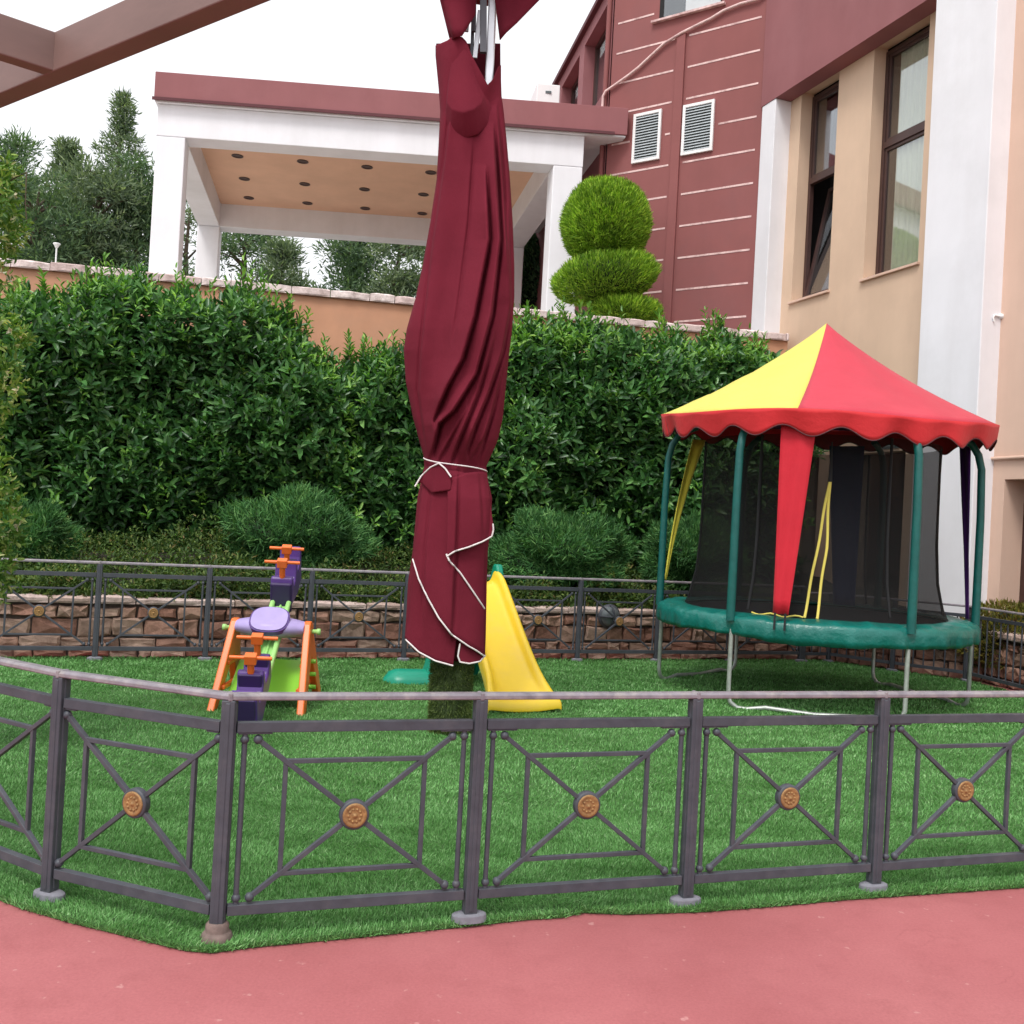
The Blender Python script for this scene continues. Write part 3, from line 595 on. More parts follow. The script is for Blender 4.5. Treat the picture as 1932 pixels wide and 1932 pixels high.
def window(a, b, c, d, off, transom, tilt=False, curtain=True):
    """frame with top light and lower sash"""
    fr = MB(); t = .065; tt = Vector((0, 0, 1))
    def rect(a_, b_, c_, d_, o_, th, dp):
        for (x0, x1, y0, y1) in ((a_, a_ + th, c_, d_), (b_ - th, b_, c_, d_), (a_ + th, b_ - th, c_, c_ + th), (a_ + th, b_ - th, d_ - th, d_)):
            fr.prism([COL.pt(x0, y0, o_), COL.pt(x1, y0, o_), COL.pt(x1, y1, o_), COL.pt(x0, y1, o_)], -COL.n * dp)
    rect(a, b, c, d, off, t, .08)
    zt_ = c + (d - c) * transom
    fr.prism([COL.pt(a + t, zt_ - .05, off + .01), COL.pt(b - t, zt_ - .05, off + .01), COL.pt(b - t, zt_ + .05, off + .01), COL.pt(a + t, zt_ + .05, off + .01)], -COL.n * .08)
    rect(a + t, b - t, zt_ + .05, d - t, off - .015, .05, .05)
    if not tilt: rect(a + t, b - t, c + t, zt_ - .05, off - .015, .05, .05)
    w_ = fr.build('window', M['brown'], hotel, bevel=.004)
    pn = MB(); pn.prism([COL.pt(a + t, zt_ + .05, off - .04), COL.pt(b - t, zt_ + .05, off - .04), COL.pt(b - t, d - t, off - .04), COL.pt(a + t, d - t, off - .04)], -COL.n * .006)
    if not tilt: pn.prism([COL.pt(a + t, c + t, off - .04), COL.pt(b - t, c + t, off - .04), COL.pt(b - t, zt_ - .05, off - .04), COL.pt(a + t, zt_ - .05, off - .04)], -COL.n * .006)
    pn.build('pane', M['glass'], w_)
    if tilt:                                          # sash tipped inwards at the top
        z0_, z1_ = c + t, zt_ - .06; o0, o1 = off - .03, off - .42; s_ = MB()
        for (x0, x1, u0, u1) in ((a + t, a + t + .05, 0, 1), (b - t - .05, b - t, 0, 1), (a + t + .05, b - t - .05, 0, .03), (a + t + .05, b - t - .05, .97, 1)):
            L4 = [COL.pt(x0, z0_ + (z1_ - z0_) * u0, o0 + (o1 - o0) * u0), COL.pt(x1, z0_ + (z1_ - z0_) * u0, o0 + (o1 - o0) * u0), COL.pt(x1, z0_ + (z1_ - z0_) * u1, o0 + (o1 - o0) * u1), COL.pt(x0, z0_ + (z1_ - z0_) * u1, o0 + (o1 - o0) * u1)]
            s_.prism(L4, COL.n * .045)
        s_.build('tilted_sash', M['brown'], w_)
        g_ = MB(); g_.prism([COL.pt(a + t + .05, z0_ + .05, o0 - .01), COL.pt(b - t - .05, z0_ + .05, o0 - .01), COL.pt(b - t - .05, z1_, o1), COL.pt(a + t + .05, z1_, o1)], COL.n * .006); g_.build('pane', M['glass'], w_)
    if curtain:
        cu = MB(); rows = []
        for j in range(2):
            rows.append([COL.pt(a + .05 + (b - a) * (.18 + .82 * i / 60), (c, d)[j], off - .085 + .022 * math.sin(i * .9) + .01 * math.sin(i * 2.3)) for i in range(61)])
        cu.grid(rows); cu.build('curtain', M['curtain'], w_)
    return w_
tz = (COL.hit(1700, 262, q_w - .25)[1] - zs) / (zband - zs)
window(s1a, s1b, zs, zband, q_w - .22, tz, tilt=True, curtain=False); window(s2a, s2b, zs, zband, q_w - .22, tz)
for a, b in ((s1a, s1b), (s2a, s2b)):
    m_ = MB(); m_.prism([COL.pt(a - .04, zs - .035, q_w - .2), COL.pt(a - .04, zs - .035, q_w + .05), COL.pt(a - .04, zs + .004, q_w + .05), COL.pt(a - .04, zs + .012, q_w - .2)], COL.t * (b - a + .08)); m_.build('window_sill', M['cream2'], hotel, bevel=.004)
m_ = MB()
for a, b in ((s1a + .3, s1a + 1.0), (s2a - .15, s2b - .05)):
    for k in range(7): zz_ = zg - .1 - k * .07
    m_.prism([COL.pt(a, .7, q_w - .22), COL.pt(b, .7, q_w - .22), COL.pt(b, zg, q_w - .22), COL.pt(a, zg, q_w - .22)], -COL.n * .02)
m_.build('dark_pane', M['glass'], hotel)
va = COL.hit(1625, 800, q_w)[0]; vb = COL.hit(1700, 800, q_w)[0]; vz = COL.hit(1660, 810, q_w)[1]
m_ = MB(); m_.prism([COL.pt(va, vz - .3, q_w + .02), COL.pt(vb, vz - .3, q_w + .02), COL.pt(vb, vz + .3, q_w + .02), COL.pt(va, vz + .3, q_w + .02)], -COL.n * .018, 0)
for k in range(9): m_.prism([COL.pt(va + .03, vz - .27 + k * .062, q_w + .024), COL.pt(vb - .03, vz - .27 + k * .062, q_w + .024), COL.pt(vb - .03, vz - .235 + k * .062, q_w + .045), COL.pt(va + .03, vz - .235 + k * .062, q_w + .045)], COL.n * .004, 1)
m_.build('vent', [M['dslat'], M['greyslat']], hotel)
hk = MB(); c_ = COL.pt(*COL.hit(1890, 597, q_w + .06), q_w + .06); hk.lathe(c_, [(.035, 0), (.035, .02), (.015, .03), (.015, .12)], 12, COL.n); hk.tube([c_ + COL.n * .12, c_ + COL.n * .14 + Vector((0, 0, -.03)), c_ + COL.n * .12 + Vector((0, 0, -.08))], .012, 8); hk.build('wall_bracket', M['lampw'], hotel)
# tower
TL = 3.131; zt_top = 15
m_ = MB(); m_.prism([TW.pt(-.06, 4.3), TW.pt(TL, 4.3), TW.pt(TL, zt_top), TW.pt(-.06, zt_top)], -TW.n * .4); m_.build('tower_wall', M['maroon'], hotel)
pa = TW.hit(1267, 300)[0]; pb = TW.hit(1283, 300)[0]
m_ = MB(); ztp = TW.hit(1280, 66)[1]; m_.prism([TW.pt(pb, 4.4, .045), TW.pt(pa, 4.4, .045), TW.pt(pa, ztp, .045), TW.pt(pb, ztp, .045)], -TW.n * .044); m_.build('pilaster', M['maroon'], hotel, bevel=.006)
zl = [TW.hit(1288, y)[1] for y in (69, 129, 189, 249.5, 309.6, 369.5, 430, 490, 546, 603)]
dz = (zl[1] - zl[8]) / 7; print('stripe', [round(z, 2) for z in zl], dz)
stripes = [zl[1] + dz * 3 - dz * k for k in range(12)]
v1 = [TW.hit(*c) for c in ((1197, 215), (1251, 209), (1246, 301), (1192, 310))]; v2 = [TW.hit(*c) for c in ((1290, 200), (1349, 189), (1346, 286), (1289, 293))]
wv = [TW.hit(*c) for c in ((1244, 41), (1362, 9))]
m_ = MB(); rr = random.Random(4)
for k, z in enumerate(stripes):
    for a, b in ((.06 if True else 0, pb - .06), (pa + .06, TL - .1)):
        spans = [(min(a, b), max(a, b))]
        for vq in (v1, v2):
            x0, x1 = min(p[0] for p in vq) - .07, max(p[0] for p in vq) + .07; y0, y1 = min(p[1] for p in vq) - .02, max(p[1] for p in vq) + .02
            if y0 < z < y1: spans = [t for s_ in spans for t in ((s_[0], min(s_[1], x0)), (max(s_[0], x1), s_[1])) if t[1] - t[0] > .03]
        if z > wv[0][1] + .02: spans = [t for s_ in spans for t in ((s_[0], min(s_[1], wv[1][0] - .12)), (max(s_[0], wv[0][0] + .12), s_[1])) if t[1] - t[0] > .03]
        for s_ in spans:
            m_ = MB(); m_.prism([TW.pt(s_[0], z - .017, .006), TW.pt(s_[1], z - .017, .006), TW.pt(s_[1], z + .017, .006), TW.pt(s_[0], z + .017, .006)], -TW.n * .005); m_.build('white_line', M['pink_line'], hotel)
for vq in (v1, v2):
    a, b = min(p[0] for p in vq) + .01, max(p[0] for p in vq) - .01; c, d = (vq[2][1] + vq[3][1]) / 2, (vq[0][1] + vq[1][1]) / 2
    fr = MB(); th = .055
    for (x0, x1, y0, y1) in ((a, a + th, c, d), (b - th, b, c, d), (a + th, b - th, c, c + th), (a + th, b - th, d - th, d)): fr.prism([TW.pt(x0, y0, .05), TW.pt(x1, y0, .05), TW.pt(x1, y1, .05), TW.pt(x0, y1, .05)], -TW.n * .048)
    o = fr.build('vent', M['frame_white'], hotel, bevel=.004)
    sl_ = MB(); sl_.prism([TW.pt(a + th, c + th, .012), TW.pt(b - th, c + th, .012), TW.pt(b - th, d - th, .012), TW.pt(a + th, d - th, .012)], -TW.n * .01, 1)
    nsl = 16
    for k in range(nsl):
        z = c + th + (d - c - 2 * th) * (k + .5) / nsl; hh = (d - c - 2 * th) / nsl * .42
        sl_.prism([TW.pt(a + th, z - hh, .046), TW.pt(b - th, z - hh, .046), TW.pt(b - th, z + hh * .6, .016), TW.pt(a + th, z + hh * .6, .016)], TW.n * .004)
    sl_.build('louvre_slats', [M['greyslat'], M['dslat']], o)
a, b = wv[1][0], wv[0][0]; c, d = (wv[0][1] + wv[1][1]) / 2 + .02, zt_top - 1
m_ = MB(); m_.prism([TW.pt(a - .08, c - .04, .08), TW.pt(b + .14, c - .04, .08), TW.pt(b + .14, c, .08), TW.pt(a - .08, c, .08)], -TW.n * .078); m_.build('window_sill', M['pink_line'], hotel)
m_ = MB(); m_.prism([TW.pt(a, c, .012), TW.pt(b, c, .012), TW.pt(b, d, .012), TW.pt(a, d, .012)], -TW.n * .01)
o = m_.build('window', M['dark'], hotel)
m_ = MB(); m_.prism([TW.pt(a + .02, c + .01, .02), TW.pt(b - .1, c + .01, .02), TW.pt(b - .1, d, .02), TW.pt(a + .02, d, .02)], -TW.n * .006); m_.build('pane', M['glass'], o)
m_ = MB(); m_.prism([TW.pt(a + .02, c + .01, .016), TW.pt(b - .55, c + .01, .016), TW.pt(b - .55, d, .016), TW.pt(a + .02, d, .016)], -TW.n * .002); m_.build('curtain', M['white'], o)
cpx = [(1136, 212), (1138, 181), (1143, 172), (1155, 164), (1186, 142), (1205, 127), (1222, 111), (1253, 82), (1286, 62), (1320, 45), (1341, 35), (1365, 20), (1397, 7), (1432, -2), (1450, -20)]
m_ = MB(); pts = [TW.pt(*TW.hit(u, v, .05), .05) for u, v in cpx]; m_.tube(pts, .026, 8); m_.build('pipe', M['pink_line'], hotel)
# wing beyond tower: sloping-in-view wall with two windows
m_ = MB(); zwt = 12.45
zr1 = WG.hit(1140, 0)[1]; zwt = zr1; print('wing z', zwt)
wz0 = zwt - .28
def wg(u, v): return WG.hit(u, v)
o1 = (wg(1105, 90)[0], wg(1147, 6)[0]); o2 = (wg(1060, 178)[0], wg(1089, 105)[0])
zbt = wg(1110, 150)[1]
hl = [(min(o1) - .0, max(o1), zbt, wz0), (min(o2), max(o2), zwt - 3.4, wz0)]
hl = [(0.25, o1[0] if o1[0] > .3 else 2.0, zwt - 2.1, wz0), ((o1[0] if o1[0] > .3 else 2.0) + .45, (o1[0] if o1[0] > .3 else 2.0) + 2.2, zwt - 2.1, wz0)]
print('wing holes', hl, o1, o2)
wall_open(m_, WG, 0, 8, 4.3, zwt, hl, .02, .35); m_.build('wing_wall', M['maroon2'], hotel, fixn=False)
m_ = MB(); m_.prism([WG.pt(0, zwt + .002, .12), WG.pt(8, zwt + .002, .12), WG.pt(8, zwt + .1, .12), WG.pt(0, zwt + .1, .12)], -WG.n * .6); m_.build('roof_edge', M['dkmaroon'], hotel)
for h in hl:
    m_ = MB(); 
    for (x0, x1, y0, y1) in ((h[0], h[0] + .08, h[2], h[3]), (h[1] - .08, h[1], h[2], h[3]), (h[0] + .08, h[1] - .08, h[2], h[2] + .08), (h[0] + .08, h[1] - .08, h[3] - .08, h[3])):
        m_.prism([WG.pt(x0, y0, -.22), WG.pt(x1, y0, -.22), WG.pt(x1, y1, -.22), WG.pt(x0, y1, -.22)], -WG.n * .06)
    o = m_.build('window', M['brown'], hotel)
    m_ = MB(); m_.prism([WG.pt(h[0], h[2], -.26), WG.pt(h[1], h[2], -.26), WG.pt(h[1], h[3], -.26), WG.pt(h[0], h[3], -.26)], -WG.n * .01); m_.build('pane', M['glass'], o)
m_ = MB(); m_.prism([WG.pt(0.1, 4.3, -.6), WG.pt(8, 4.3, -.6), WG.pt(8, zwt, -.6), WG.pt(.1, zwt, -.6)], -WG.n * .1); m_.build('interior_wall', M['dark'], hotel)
m_ = MB(); m_.tube([WG.pt(.12, 4.5, .07), WG.pt(.12, zwt, .07)], .05, 10); m_.build('drain_pipe', M['maroon'], hotel)
# ------------------------------------------------------------------ portico
def zat(u, v, s=0): return PT.hit(u, v)[1]
pz_top, pz_f, pz_b = 9.68, 9.16, 8.52; pz_c = 9.14
port = thing('portico', 'white entrance portico with maroon flat roof and orange ceiling behind the retaining wall', 'portico', PT.pt(4, ZT))
dvec = Vector((-.18, 1, 0)); DP = 6.4
PL = 8.95; cR = PT.hit(1098, 350)[0]; cRi = PT.hit(1042, 350)[0]; cL = PT.hit(287, 380)[0]; cLi = PT.hit(343, 380)[0]
print('portico cols', cL, cLi, cRi, cR, PT.hit(293, 135), PT.hit(293, 188), PT.hit(350, 255), PT.hit(700, 288))
e_ = .06
def quad_prism(a, b, c, d, z0, z1, mb):   # plan parallelogram: s from a to b on the front, depth c..d along dvec
    q = [PT.pt(a, z0) + dvec * c, PT.pt(b, z0) + dvec * c, PT.pt(b, z0) + dvec * d, PT.pt(a, z0) + dvec * d]; mb.prism(q, (0, 0, z1 - z0))
m_ = MB(); quad_prism(0, PL, -.12, DP + .3, pz_f, pz_top, m_); m_.build('roof_slab', M['maroon2'], port, bevel=.01)
m_ = MB(); quad_prism(-.03, PL - .25, -.15, -.121, pz_f - .02, pz_f + .035, m_); m_.build('drip_edge', M['dkmaroon'], port)
m_ = MB(); quad_prism(.02, PL - .02, -.08, DP + .25, pz_f - .035, pz_f - .002, m_); m_.build('soffit', M['white'], port)
m_ = MB(); quad_prism(cL, cR, 0, .5, pz_b, pz_f - .037, m_); m_.build('front_beam', M['white'], port, bevel=.012)
m_ = MB(); quad_prism(cL, cR, DP - .5, DP, pz_b, pz_f - .037, m_); m_.build('back_beam', M['white'], port, bevel=.012)
for a, b in ((cL, cLi), (cRi, cR)):
    m_ = MB(); quad_prism(a + .01, b - .01, .5, DP - .5, pz_b + .003, pz_f - .037, m_); m_.build('side_beam', M['white'], port, bevel=.012)
    for c, d in ((0.002, .50), (DP - .5, DP - .002)):
        m_ = MB(); quad_prism(a + .002, b - .002, c, d, ZT, pz_b - .001, m_); m_.build('column', M['white'], port, bevel=.02)
m_ = MB(); quad_prism(cLi - .01, cRi + .01, .5, DP - .5, pz_f - .075, pz_f - .04, m_); m_.build('ceiling', M['ceil'], port)
zc_ = pz_f - .077
for r_ in (((448, 294), (571, 304.5)), ((461, 337), (575, 347)), ((469.5, 373), (580, 383))):
    q0, q1 = G(*r_[0], zc_), G(*r_[1], zc_)
    for i in range(5):
        c_ = q0 + (q1 - q0) * i; m_ = MB(); m_.lathe(c_, [(.12, 0), (.125, -.012), (.095, -.014), (.088, .028), (0, .028)], 20); m_.build('downlight', [M['brown']], port)
ac = thing('air_conditioner', 'white outdoor air conditioning unit standing on the portico roof', 'air conditioner', P(1035, 190, 20.6))
bz = pz_top + .03; pc = P(1028, 190, 21.0); pc.z = bz
m_ = MB(); m_.obox(pc + Vector((0, 0, .50)), (.24, .03, 0), (-.06, .38, 0), (0, 0, .44)); m_.build('casing', M['lampw'], ac, bevel=.02)
m_ = MB(); m_.box(pc.x - .25, pc.x - .18, pc.y - .36, pc.y + .3, bz - .02, bz + .06); m_.box(pc.x + .18, pc.x + .25, pc.y - .36, pc.y + .3, bz - .02, bz + .06); m_.build('foot', M['greyslat'], ac)
m_ = MB(); m_.box(pc.x + .0, pc.x + .12, pc.y - .395, pc.y - .38, bz + .74, bz + .79); m_.build('grip_slot', M['dslat'], ac)
# ------------------------------------------------------------------ pergola beams overhead, front left
zbm = 3.0
pa_ = P(0, 174, 3.505); pb_ = P(417, 0, 1.4 * 1900 / (957)); pa_.z = pb_.z = zbm
dbm = (pb_ - pa_).normalized(); nb = Vector((-dbm.y, dbm.x, 0)); nb = nb if nb.y > 0 else -nb
per = thing('pergola', 'brown pergola beams crossing overhead at the top left corner', 'pergola', pa_ + Vector((-1, 1, 0)))
m_ = MB(); m_.bar(pa_ - dbm * 2.6 + nb * .035 + Vector((0, 0, .066)), pb_ + dbm * 3 + nb * .035 + Vector((0, 0, .066)), .072, .132); m_.build('beam', M['pergola'], per, bevel=.004)
jt = G(88, 137, 3.0); jt = pa_ + dbm * ((jt - pa_).dot(dbm)); jt.z = zbm + .066
d2 = (Vector((-1.15, -1, 0))).normalized()
m_ = MB(); m_.bar(jt - d2 * .03, jt + d2 * 3, .06, .129); m_.build('beam', M['pergola'], per, bevel=.004)
for q_ in (pa_ - dbm * 2.5, ):
    m_ = MB(); m_.box(q_.x - .05, q_.x + .05, q_.y - .02, q_.y + .08, 0, zbm - .001); m_.build('post', M['pergola'], per, bevel=.004)
q_ = pb_ + dbm * 2.6; m_ = MB(); m_.box(q_.x - .05, q_.x + .05, q_.y, q_.y + .1, 0, zbm - .001); m_.build('post', M['pergola'], per, bevel=.004)
# ------------------------------------------------------------------ vegetation
def shoots(pos, axis, k, length, L, W, spread=.8):
    n = len(pos); axis = nrm(axis); r = nrm(np.cross(axis, RNG.normal(size=(n, 3)))); r2 = np.cross(axis, r); PP, DD, NN, LL, WW = [], [], [], [], []
    ph = RNG.uniform(0, 6.28, n)
    for i in range(k):
        f = (i + 1) / k; a = ph + i * 2.4; rad = r * np.cos(a)[:, None] + r2 * np.sin(a)[:, None]
        d = nrm(axis * (.35 + .5 * f) + rad * spread * (1.15 - .6 * f) + RNG.normal(0, .15, (n, 3)))
        PP.append(pos + axis * (length * f).reshape(-1, 1)); DD.append(d); NN.append(axis + RNG.normal(0, .2, (n, 3)))
        s_ = RNG.uniform(.75, 1.2, n) * (1 - .25 * f); LL.append(L * s_); WW.append(W * s_)
    return leaves(np.concatenate(PP), np.concatenate(DD), np.concatenate(NN), np.concatenate(LL), np.concatenate(WW))
def cat(lst):
    V, Fc, b = [], [], 0
    for v, f in lst: V.append(v); Fc.append(f + b); b += len(v)
    return np.concatenate(V), np.concatenate(Fc)
HP = Plane(0, 14.75, 1, .2)               # mid plane of the hedge
def hedge(label, sil, zb, thick=.85, dens=86, sprouts=(), name='laurel_hedge'):
    pts = [HP.hit(u, v) for u, v in sil]; ss = np.array([p[0] for p in pts]); zz = np.array([p[1] for p in pts]); s0, s1 = ss[0], ss[-1]
    root = thing(name, label, 'hedge', HP.pt((s0 + s1) / 2, .9))
    ht = float(zz.max() - zb); n = int((s1 - s0 + 1) * ht * dens)
    def lump(s, z): return .15 * np.sin(s * 2.3 + z * 1.1) + .12 * np.sin(z * 3.1 - s * 1.7) + .10 * np.sin(s * 5.3 + z * 3.3 + 1) * np.sin(z * 4.1 - s * 2.2) + .07 * np.sin(z * 8.3 + s * 3) * np.sin(s * 7.9 - z)
    s = RNG.uniform(s0 - .05, s1 + .05, n * 2); z = RNG.uniform(zb, zz.max(), n * 2); top = np.interp(s, ss, zz) - .34 + .07 * np.sin(s * 9) + .05 * np.sin(s * 17 + 2)
    k = z < top; s, z, top = s[k], z[k], top[k]
    endd = np.minimum(s - s0, s1 - s); f = np.clip((top - z) / .6, 0, 1); e = np.clip(endd / .5, 0, 1); lo = np.clip((z - zb) / 1.3, .0, 1) ** .8
    off = thick * (np.sqrt(1 - (1 - f) ** 2) * .8 + .2) * np.sqrt(1 - (1 - e) ** 2 * .8) * (.30 + .70 * lo) + lump(s, z) * (.4 + .6 * lo)
    layer = RNG.uniform(0, 1, len(s)) ** 1.5 * .42
    o_, t_, n_ = np.array(HP.o), np.array(HP.t), np.array(HP.n); up = np.array([0, 0, 1.])
    pos = o_ + s[:, None] * t_ + (off - layer)[:, None] * n_ + z[:, None] * up
    ax = n_ * .6 + up * .8 + RNG.normal(0, .38, (len(s), 3))
    lst = [shoots(pos, ax, 7, .27 * RNG.uniform(.6, 1.2, len(s)), .19, .072)]
    nb_ = int((s1 - s0) * 90); s = RNG.uniform(s0, s1, nb_); top = np.interp(s, ss, zz) - .36 + .07 * np.sin(s * 9); oo = RNG.uniform(-.5, .5, nb_) * thick
    pos = o_ + s[:, None] * t_ + oo[:, None] * n_ + (top - .1 * np.abs(oo))[:, None] * up
    lst.append(shoots(pos, up + RNG.normal(0, .3, (nb_, 3)), 8, .32 * RNG.uniform(.6, 1.3, nb_), .17, .055))
    V, Fc = cat(lst); np_mesh('foliage', V, Fc, M['laurel'], root)
    # fresh upright shoots along the crest
    sp_n = int((s1 - s0) * 30); s = RNG.uniform(s0, s1, sp_n); top = np.interp(s, ss, zz) - .36; oo = RNG.uniform(-.2, .7, sp_n) * thick
    pos = o_ + s[:, None] * t_ + oo[:, None] * n_ + (top - .18 * np.maximum(oo, 0))[:, None] * up
    lst = [shoots(pos, up + RNG.normal(0, .16, (sp_n, 3)), 9, .42 * RNG.uniform(.4, 1.5, sp_n), .14, .042)]
    st = MB()
    for (u, v, hgt) in sprouts:
        a, b = HP.hit(u, v, .2); tip = np.array(HP.pt(a, b, .2)); pos = np.tile(tip - up * hgt, (3, 1)) + RNG.normal(0, .05, (3, 3))
        lst.append(shoots(pos, up + RNG.normal(0, .07, (3, 3)), 16, np.array([hgt, hgt * .85, hgt * .7]), .14, .044, .75))
        for p in pos: st.tube([p, p + up * hgt * .8], [.008, .004], 6)
    nf = int((s1 - s0) * ht * 13); s = RNG.uniform(s0, s1, nf); top = np.interp(s, ss, zz) - .2; z = top - .2 - RNG.uniform(0, 1, nf) ** 2.2 * (ht - .6); k = z > zb + .3; s, z = s[k], z[k]
    pos = o_ + s[:, None] * t_ + (thick * .95 + lump(s, z))[:, None] * n_ + z[:, None] * up
    lst.append(shoots(pos, n_ * .6 + up * .9 + RNG.normal(0, .2, (len(s), 3)), 6, .2 * RNG.uniform(.7, 1.2, len(s)), .14, .046))
    V, Fc = cat(lst); np_mesh('new_growth', V, Fc, M['laurel_new'], root)
    for i in range(int((s1 - s0) * 2.2)):
        a = s0 + .25 + (s1 - s0 - .5) * random.random(); tz_ = float(np.interp(a, ss, zz)); b0_ = HP.pt(a, .55, random.uniform(-.3, .3)); 
        st.tube([b0_, HP.pt(a + random.uniform(-.1, .1), .55 + (tz_ - .6) * .4, random.uniform(-.3, .4)), HP.pt(a + random.uniform(-.25, .25), tz_ - .5, random.uniform(-.2, .3))], [.035, .022, .008], 7)
    st.build('stems', M['stem'], root)
    # solid core in the middle, inner shade painted in as near-black green
    co = MB(); rows = []; na = 40
    for i in range(na + 1):
        a = s0 + .12 + (s1 - s0 - .24) * i / na; tz_ = float(np.interp(a, ss, zz)) - .45; e = min(1, min(a - s0, s1 - a) / .45); th = (thick - .38) * math.sqrt(max(.03, 1 - (1 - e) ** 2)); r = []
        for j in range(15):
            t = PI * j / 14; r.append(HP.pt(a, zb - .25 + (tz_ - zb + .25) * min(1, math.sin(t) ** .45), math.cos(t) * th * (.45 + .55 * min(1, math.sin(t) * 1.5)) + (float(lump(np.array(a), np.array(2.0 + j * .2))) * .5)))
        rows.append(r)
    co.grid(rows); co.build('dark_core', M['core'], root)
    return root
hedge('largest laurel hedge with tall fresh shoots, left of the folded parasol', [(-330, 600), (-150, 570), (-20, 575), (40, 560), (90, 545), (135, 568), (180, 520), (250, 522), (300, 550), (350, 548), (400, 570), (470, 550), (520, 575), (560, 622), (600, 655), (640, 705), (668, 765), (690, 850)], .85,
      sprouts=[(185, 488, .6), (260, 500, .45), (455, 488, .8), (475, 500, .7), (350, 520, .4), (520, 545, .6), (545, 560, .5), (575, 585, .4), (95, 530, .35), (30, 540, .3)])
hedge('middle laurel shrub just behind the folded parasol', [(650, 700), (665, 672), (700, 668), (745, 670), (775, 652), (830, 650), (890, 640), (930, 690)], .85, thick=.75,
      sprouts=[(690, 640, .4), (755, 625, .5), (770, 620, .45), (660, 645, .35)])
hedge('laurel hedge between the folded parasol and the trampoline', [(915, 640), (950, 615), (985, 606), (1050, 612), (1110, 612), (1160, 622), (1200, 640), (1260, 632), (1310, 652), (1350, 630), (1400, 655), (1432, 680), (1460, 720), (1490, 800)], .85,
      sprouts=[(1000, 575, .4), (1060, 580, .4), (1110, 575, .35), (1345, 585, .5), (1360, 595, .4), (1420, 620, .5), (1440, 635, .45), (1250, 600, .35)])
def mound(name, label, cat_, c, rx, ry, rz, mat, n, L, W, up=.7, group=None, core=True, rough=.12, part='foliage', spiky=.35, trunk=None):
    root = thing(name, label, cat_, (c[0], c[1], trunk if trunk is not None else c[2] - rz * .3), group)
    def one(c, rx, ry, rz, n):
        d = nrm(RNG.normal(size=(n, 3))); q = 1 + rough * (np.sin(d[:, 0] * 5 + d[:, 2] * 4 + c[0]) + np.sin(d[:, 1] * 6 - d[:, 2] * 7 + 2)) * .6
        lay = 1 - RNG.uniform(0, 1, n) ** 2 * .22
        pos = np.array(c) + d * np.array([rx, ry, rz]) * (q * lay)[:, None]; ax = d + np.array([0, 0, up]) + RNG.normal(0, spiky, (n, 3))
        k = pos[:, 1] < c[1] + ry * .5
        return blades(pos[k], ax[k], L * RNG.uniform(.5, 1.3, n)[k], W * RNG.uniform(.7, 1.3, n)[k], .35)
    cs = c if isinstance(c, list) else None
    V, Fc = one(c, rx, ry, rz, n); o = np_mesh(part, V, Fc, mat, root)
    if core:
        b = MB(); rows = []
        for i in range(15):
            t = PI * i / 14; rows.append([Vector(c) + Vector((rx * math.sin(t) * math.cos(a), ry * math.sin(t) * math.sin(a), rz * math.cos(t))) * .8 * (1 + rough * .6 * (math.sin(5 * math.sin(t) * math.cos(a) + 4 * math.cos(t) + c[0]) + math.sin(6 * math.sin(t) * math.sin(a) - 7 * math.cos(t) + 2))) for a in [2 * PI * j / 24 for j in range(25)]])
        b.grid(rows); b.build('dark_core', M['core'], root)  # solid core, painted near-black for the shade inside the mound
    return root, one
def juniper(label, u, v, D, rx, ry, rz, n=6500):
    c = P(u, v, D); mound('juniper_bush', label, 'bush', tuple(c), rx, ry, rz, M['juniper'], n * 4, .10, .014, up=.5, group='junipers in the planting bed', rough=.26, spiky=.75)
juniper('rounded feathery juniper bush behind the seesaw', 555, 1018, 12.7, .82, .7, .50)
juniper('feathery juniper bush just right of the folded parasol, behind the slide', 1062, 1046, 13.0, .80, .7, .48)
juniper('juniper bush at the left end of the planting bed beside the flowering shrub', 58, 1045, 11.6, .42, .6, .52)
juniper('juniper bush seen between the left poles of the trampoline', 1300, 1060, 13.9, .6, .6, .52)
# ground cover above the stone wall
n_ = 26000; s = RNG.uniform(-13.5, 0, n_); o_ = RNG.uniform(-2.9, -.5, n_); o_[::2] = RNG.uniform(-.8, -.38, len(o_[::2])); zg_ = .54 + .5 * np.clip((-o_ - .6) / 3.3 * 1.6, 0, 1) + RNG.uniform(0, 1, n_) ** 2.2 * (.22 + .2 * np.sin(s * 2.7) * np.sin(s * 1.1 + 1) + .12 * np.sin(s * 7.1 + o_ * 5)).clip(.03, 1)
pos = np.array(FB.o) + s[:, None] * np.array(FB.t) + o_[:, None] * np.array(FB.n) + np.stack([0 * s, 0 * s, zg_], 1)
V, Fc = shoots(pos, np.array([0, -.3, 1.]) + RNG.normal(0, .5, (n_, 3)), 3, .10 * RNG.uniform(.5, 1.5, n_), .07, .027)
tag(np_mesh('ground_cover', V, Fc, M['weed']), 'low tangled ground cover plants spilling along the top of the stone wall', 'plants', kind='stuff')
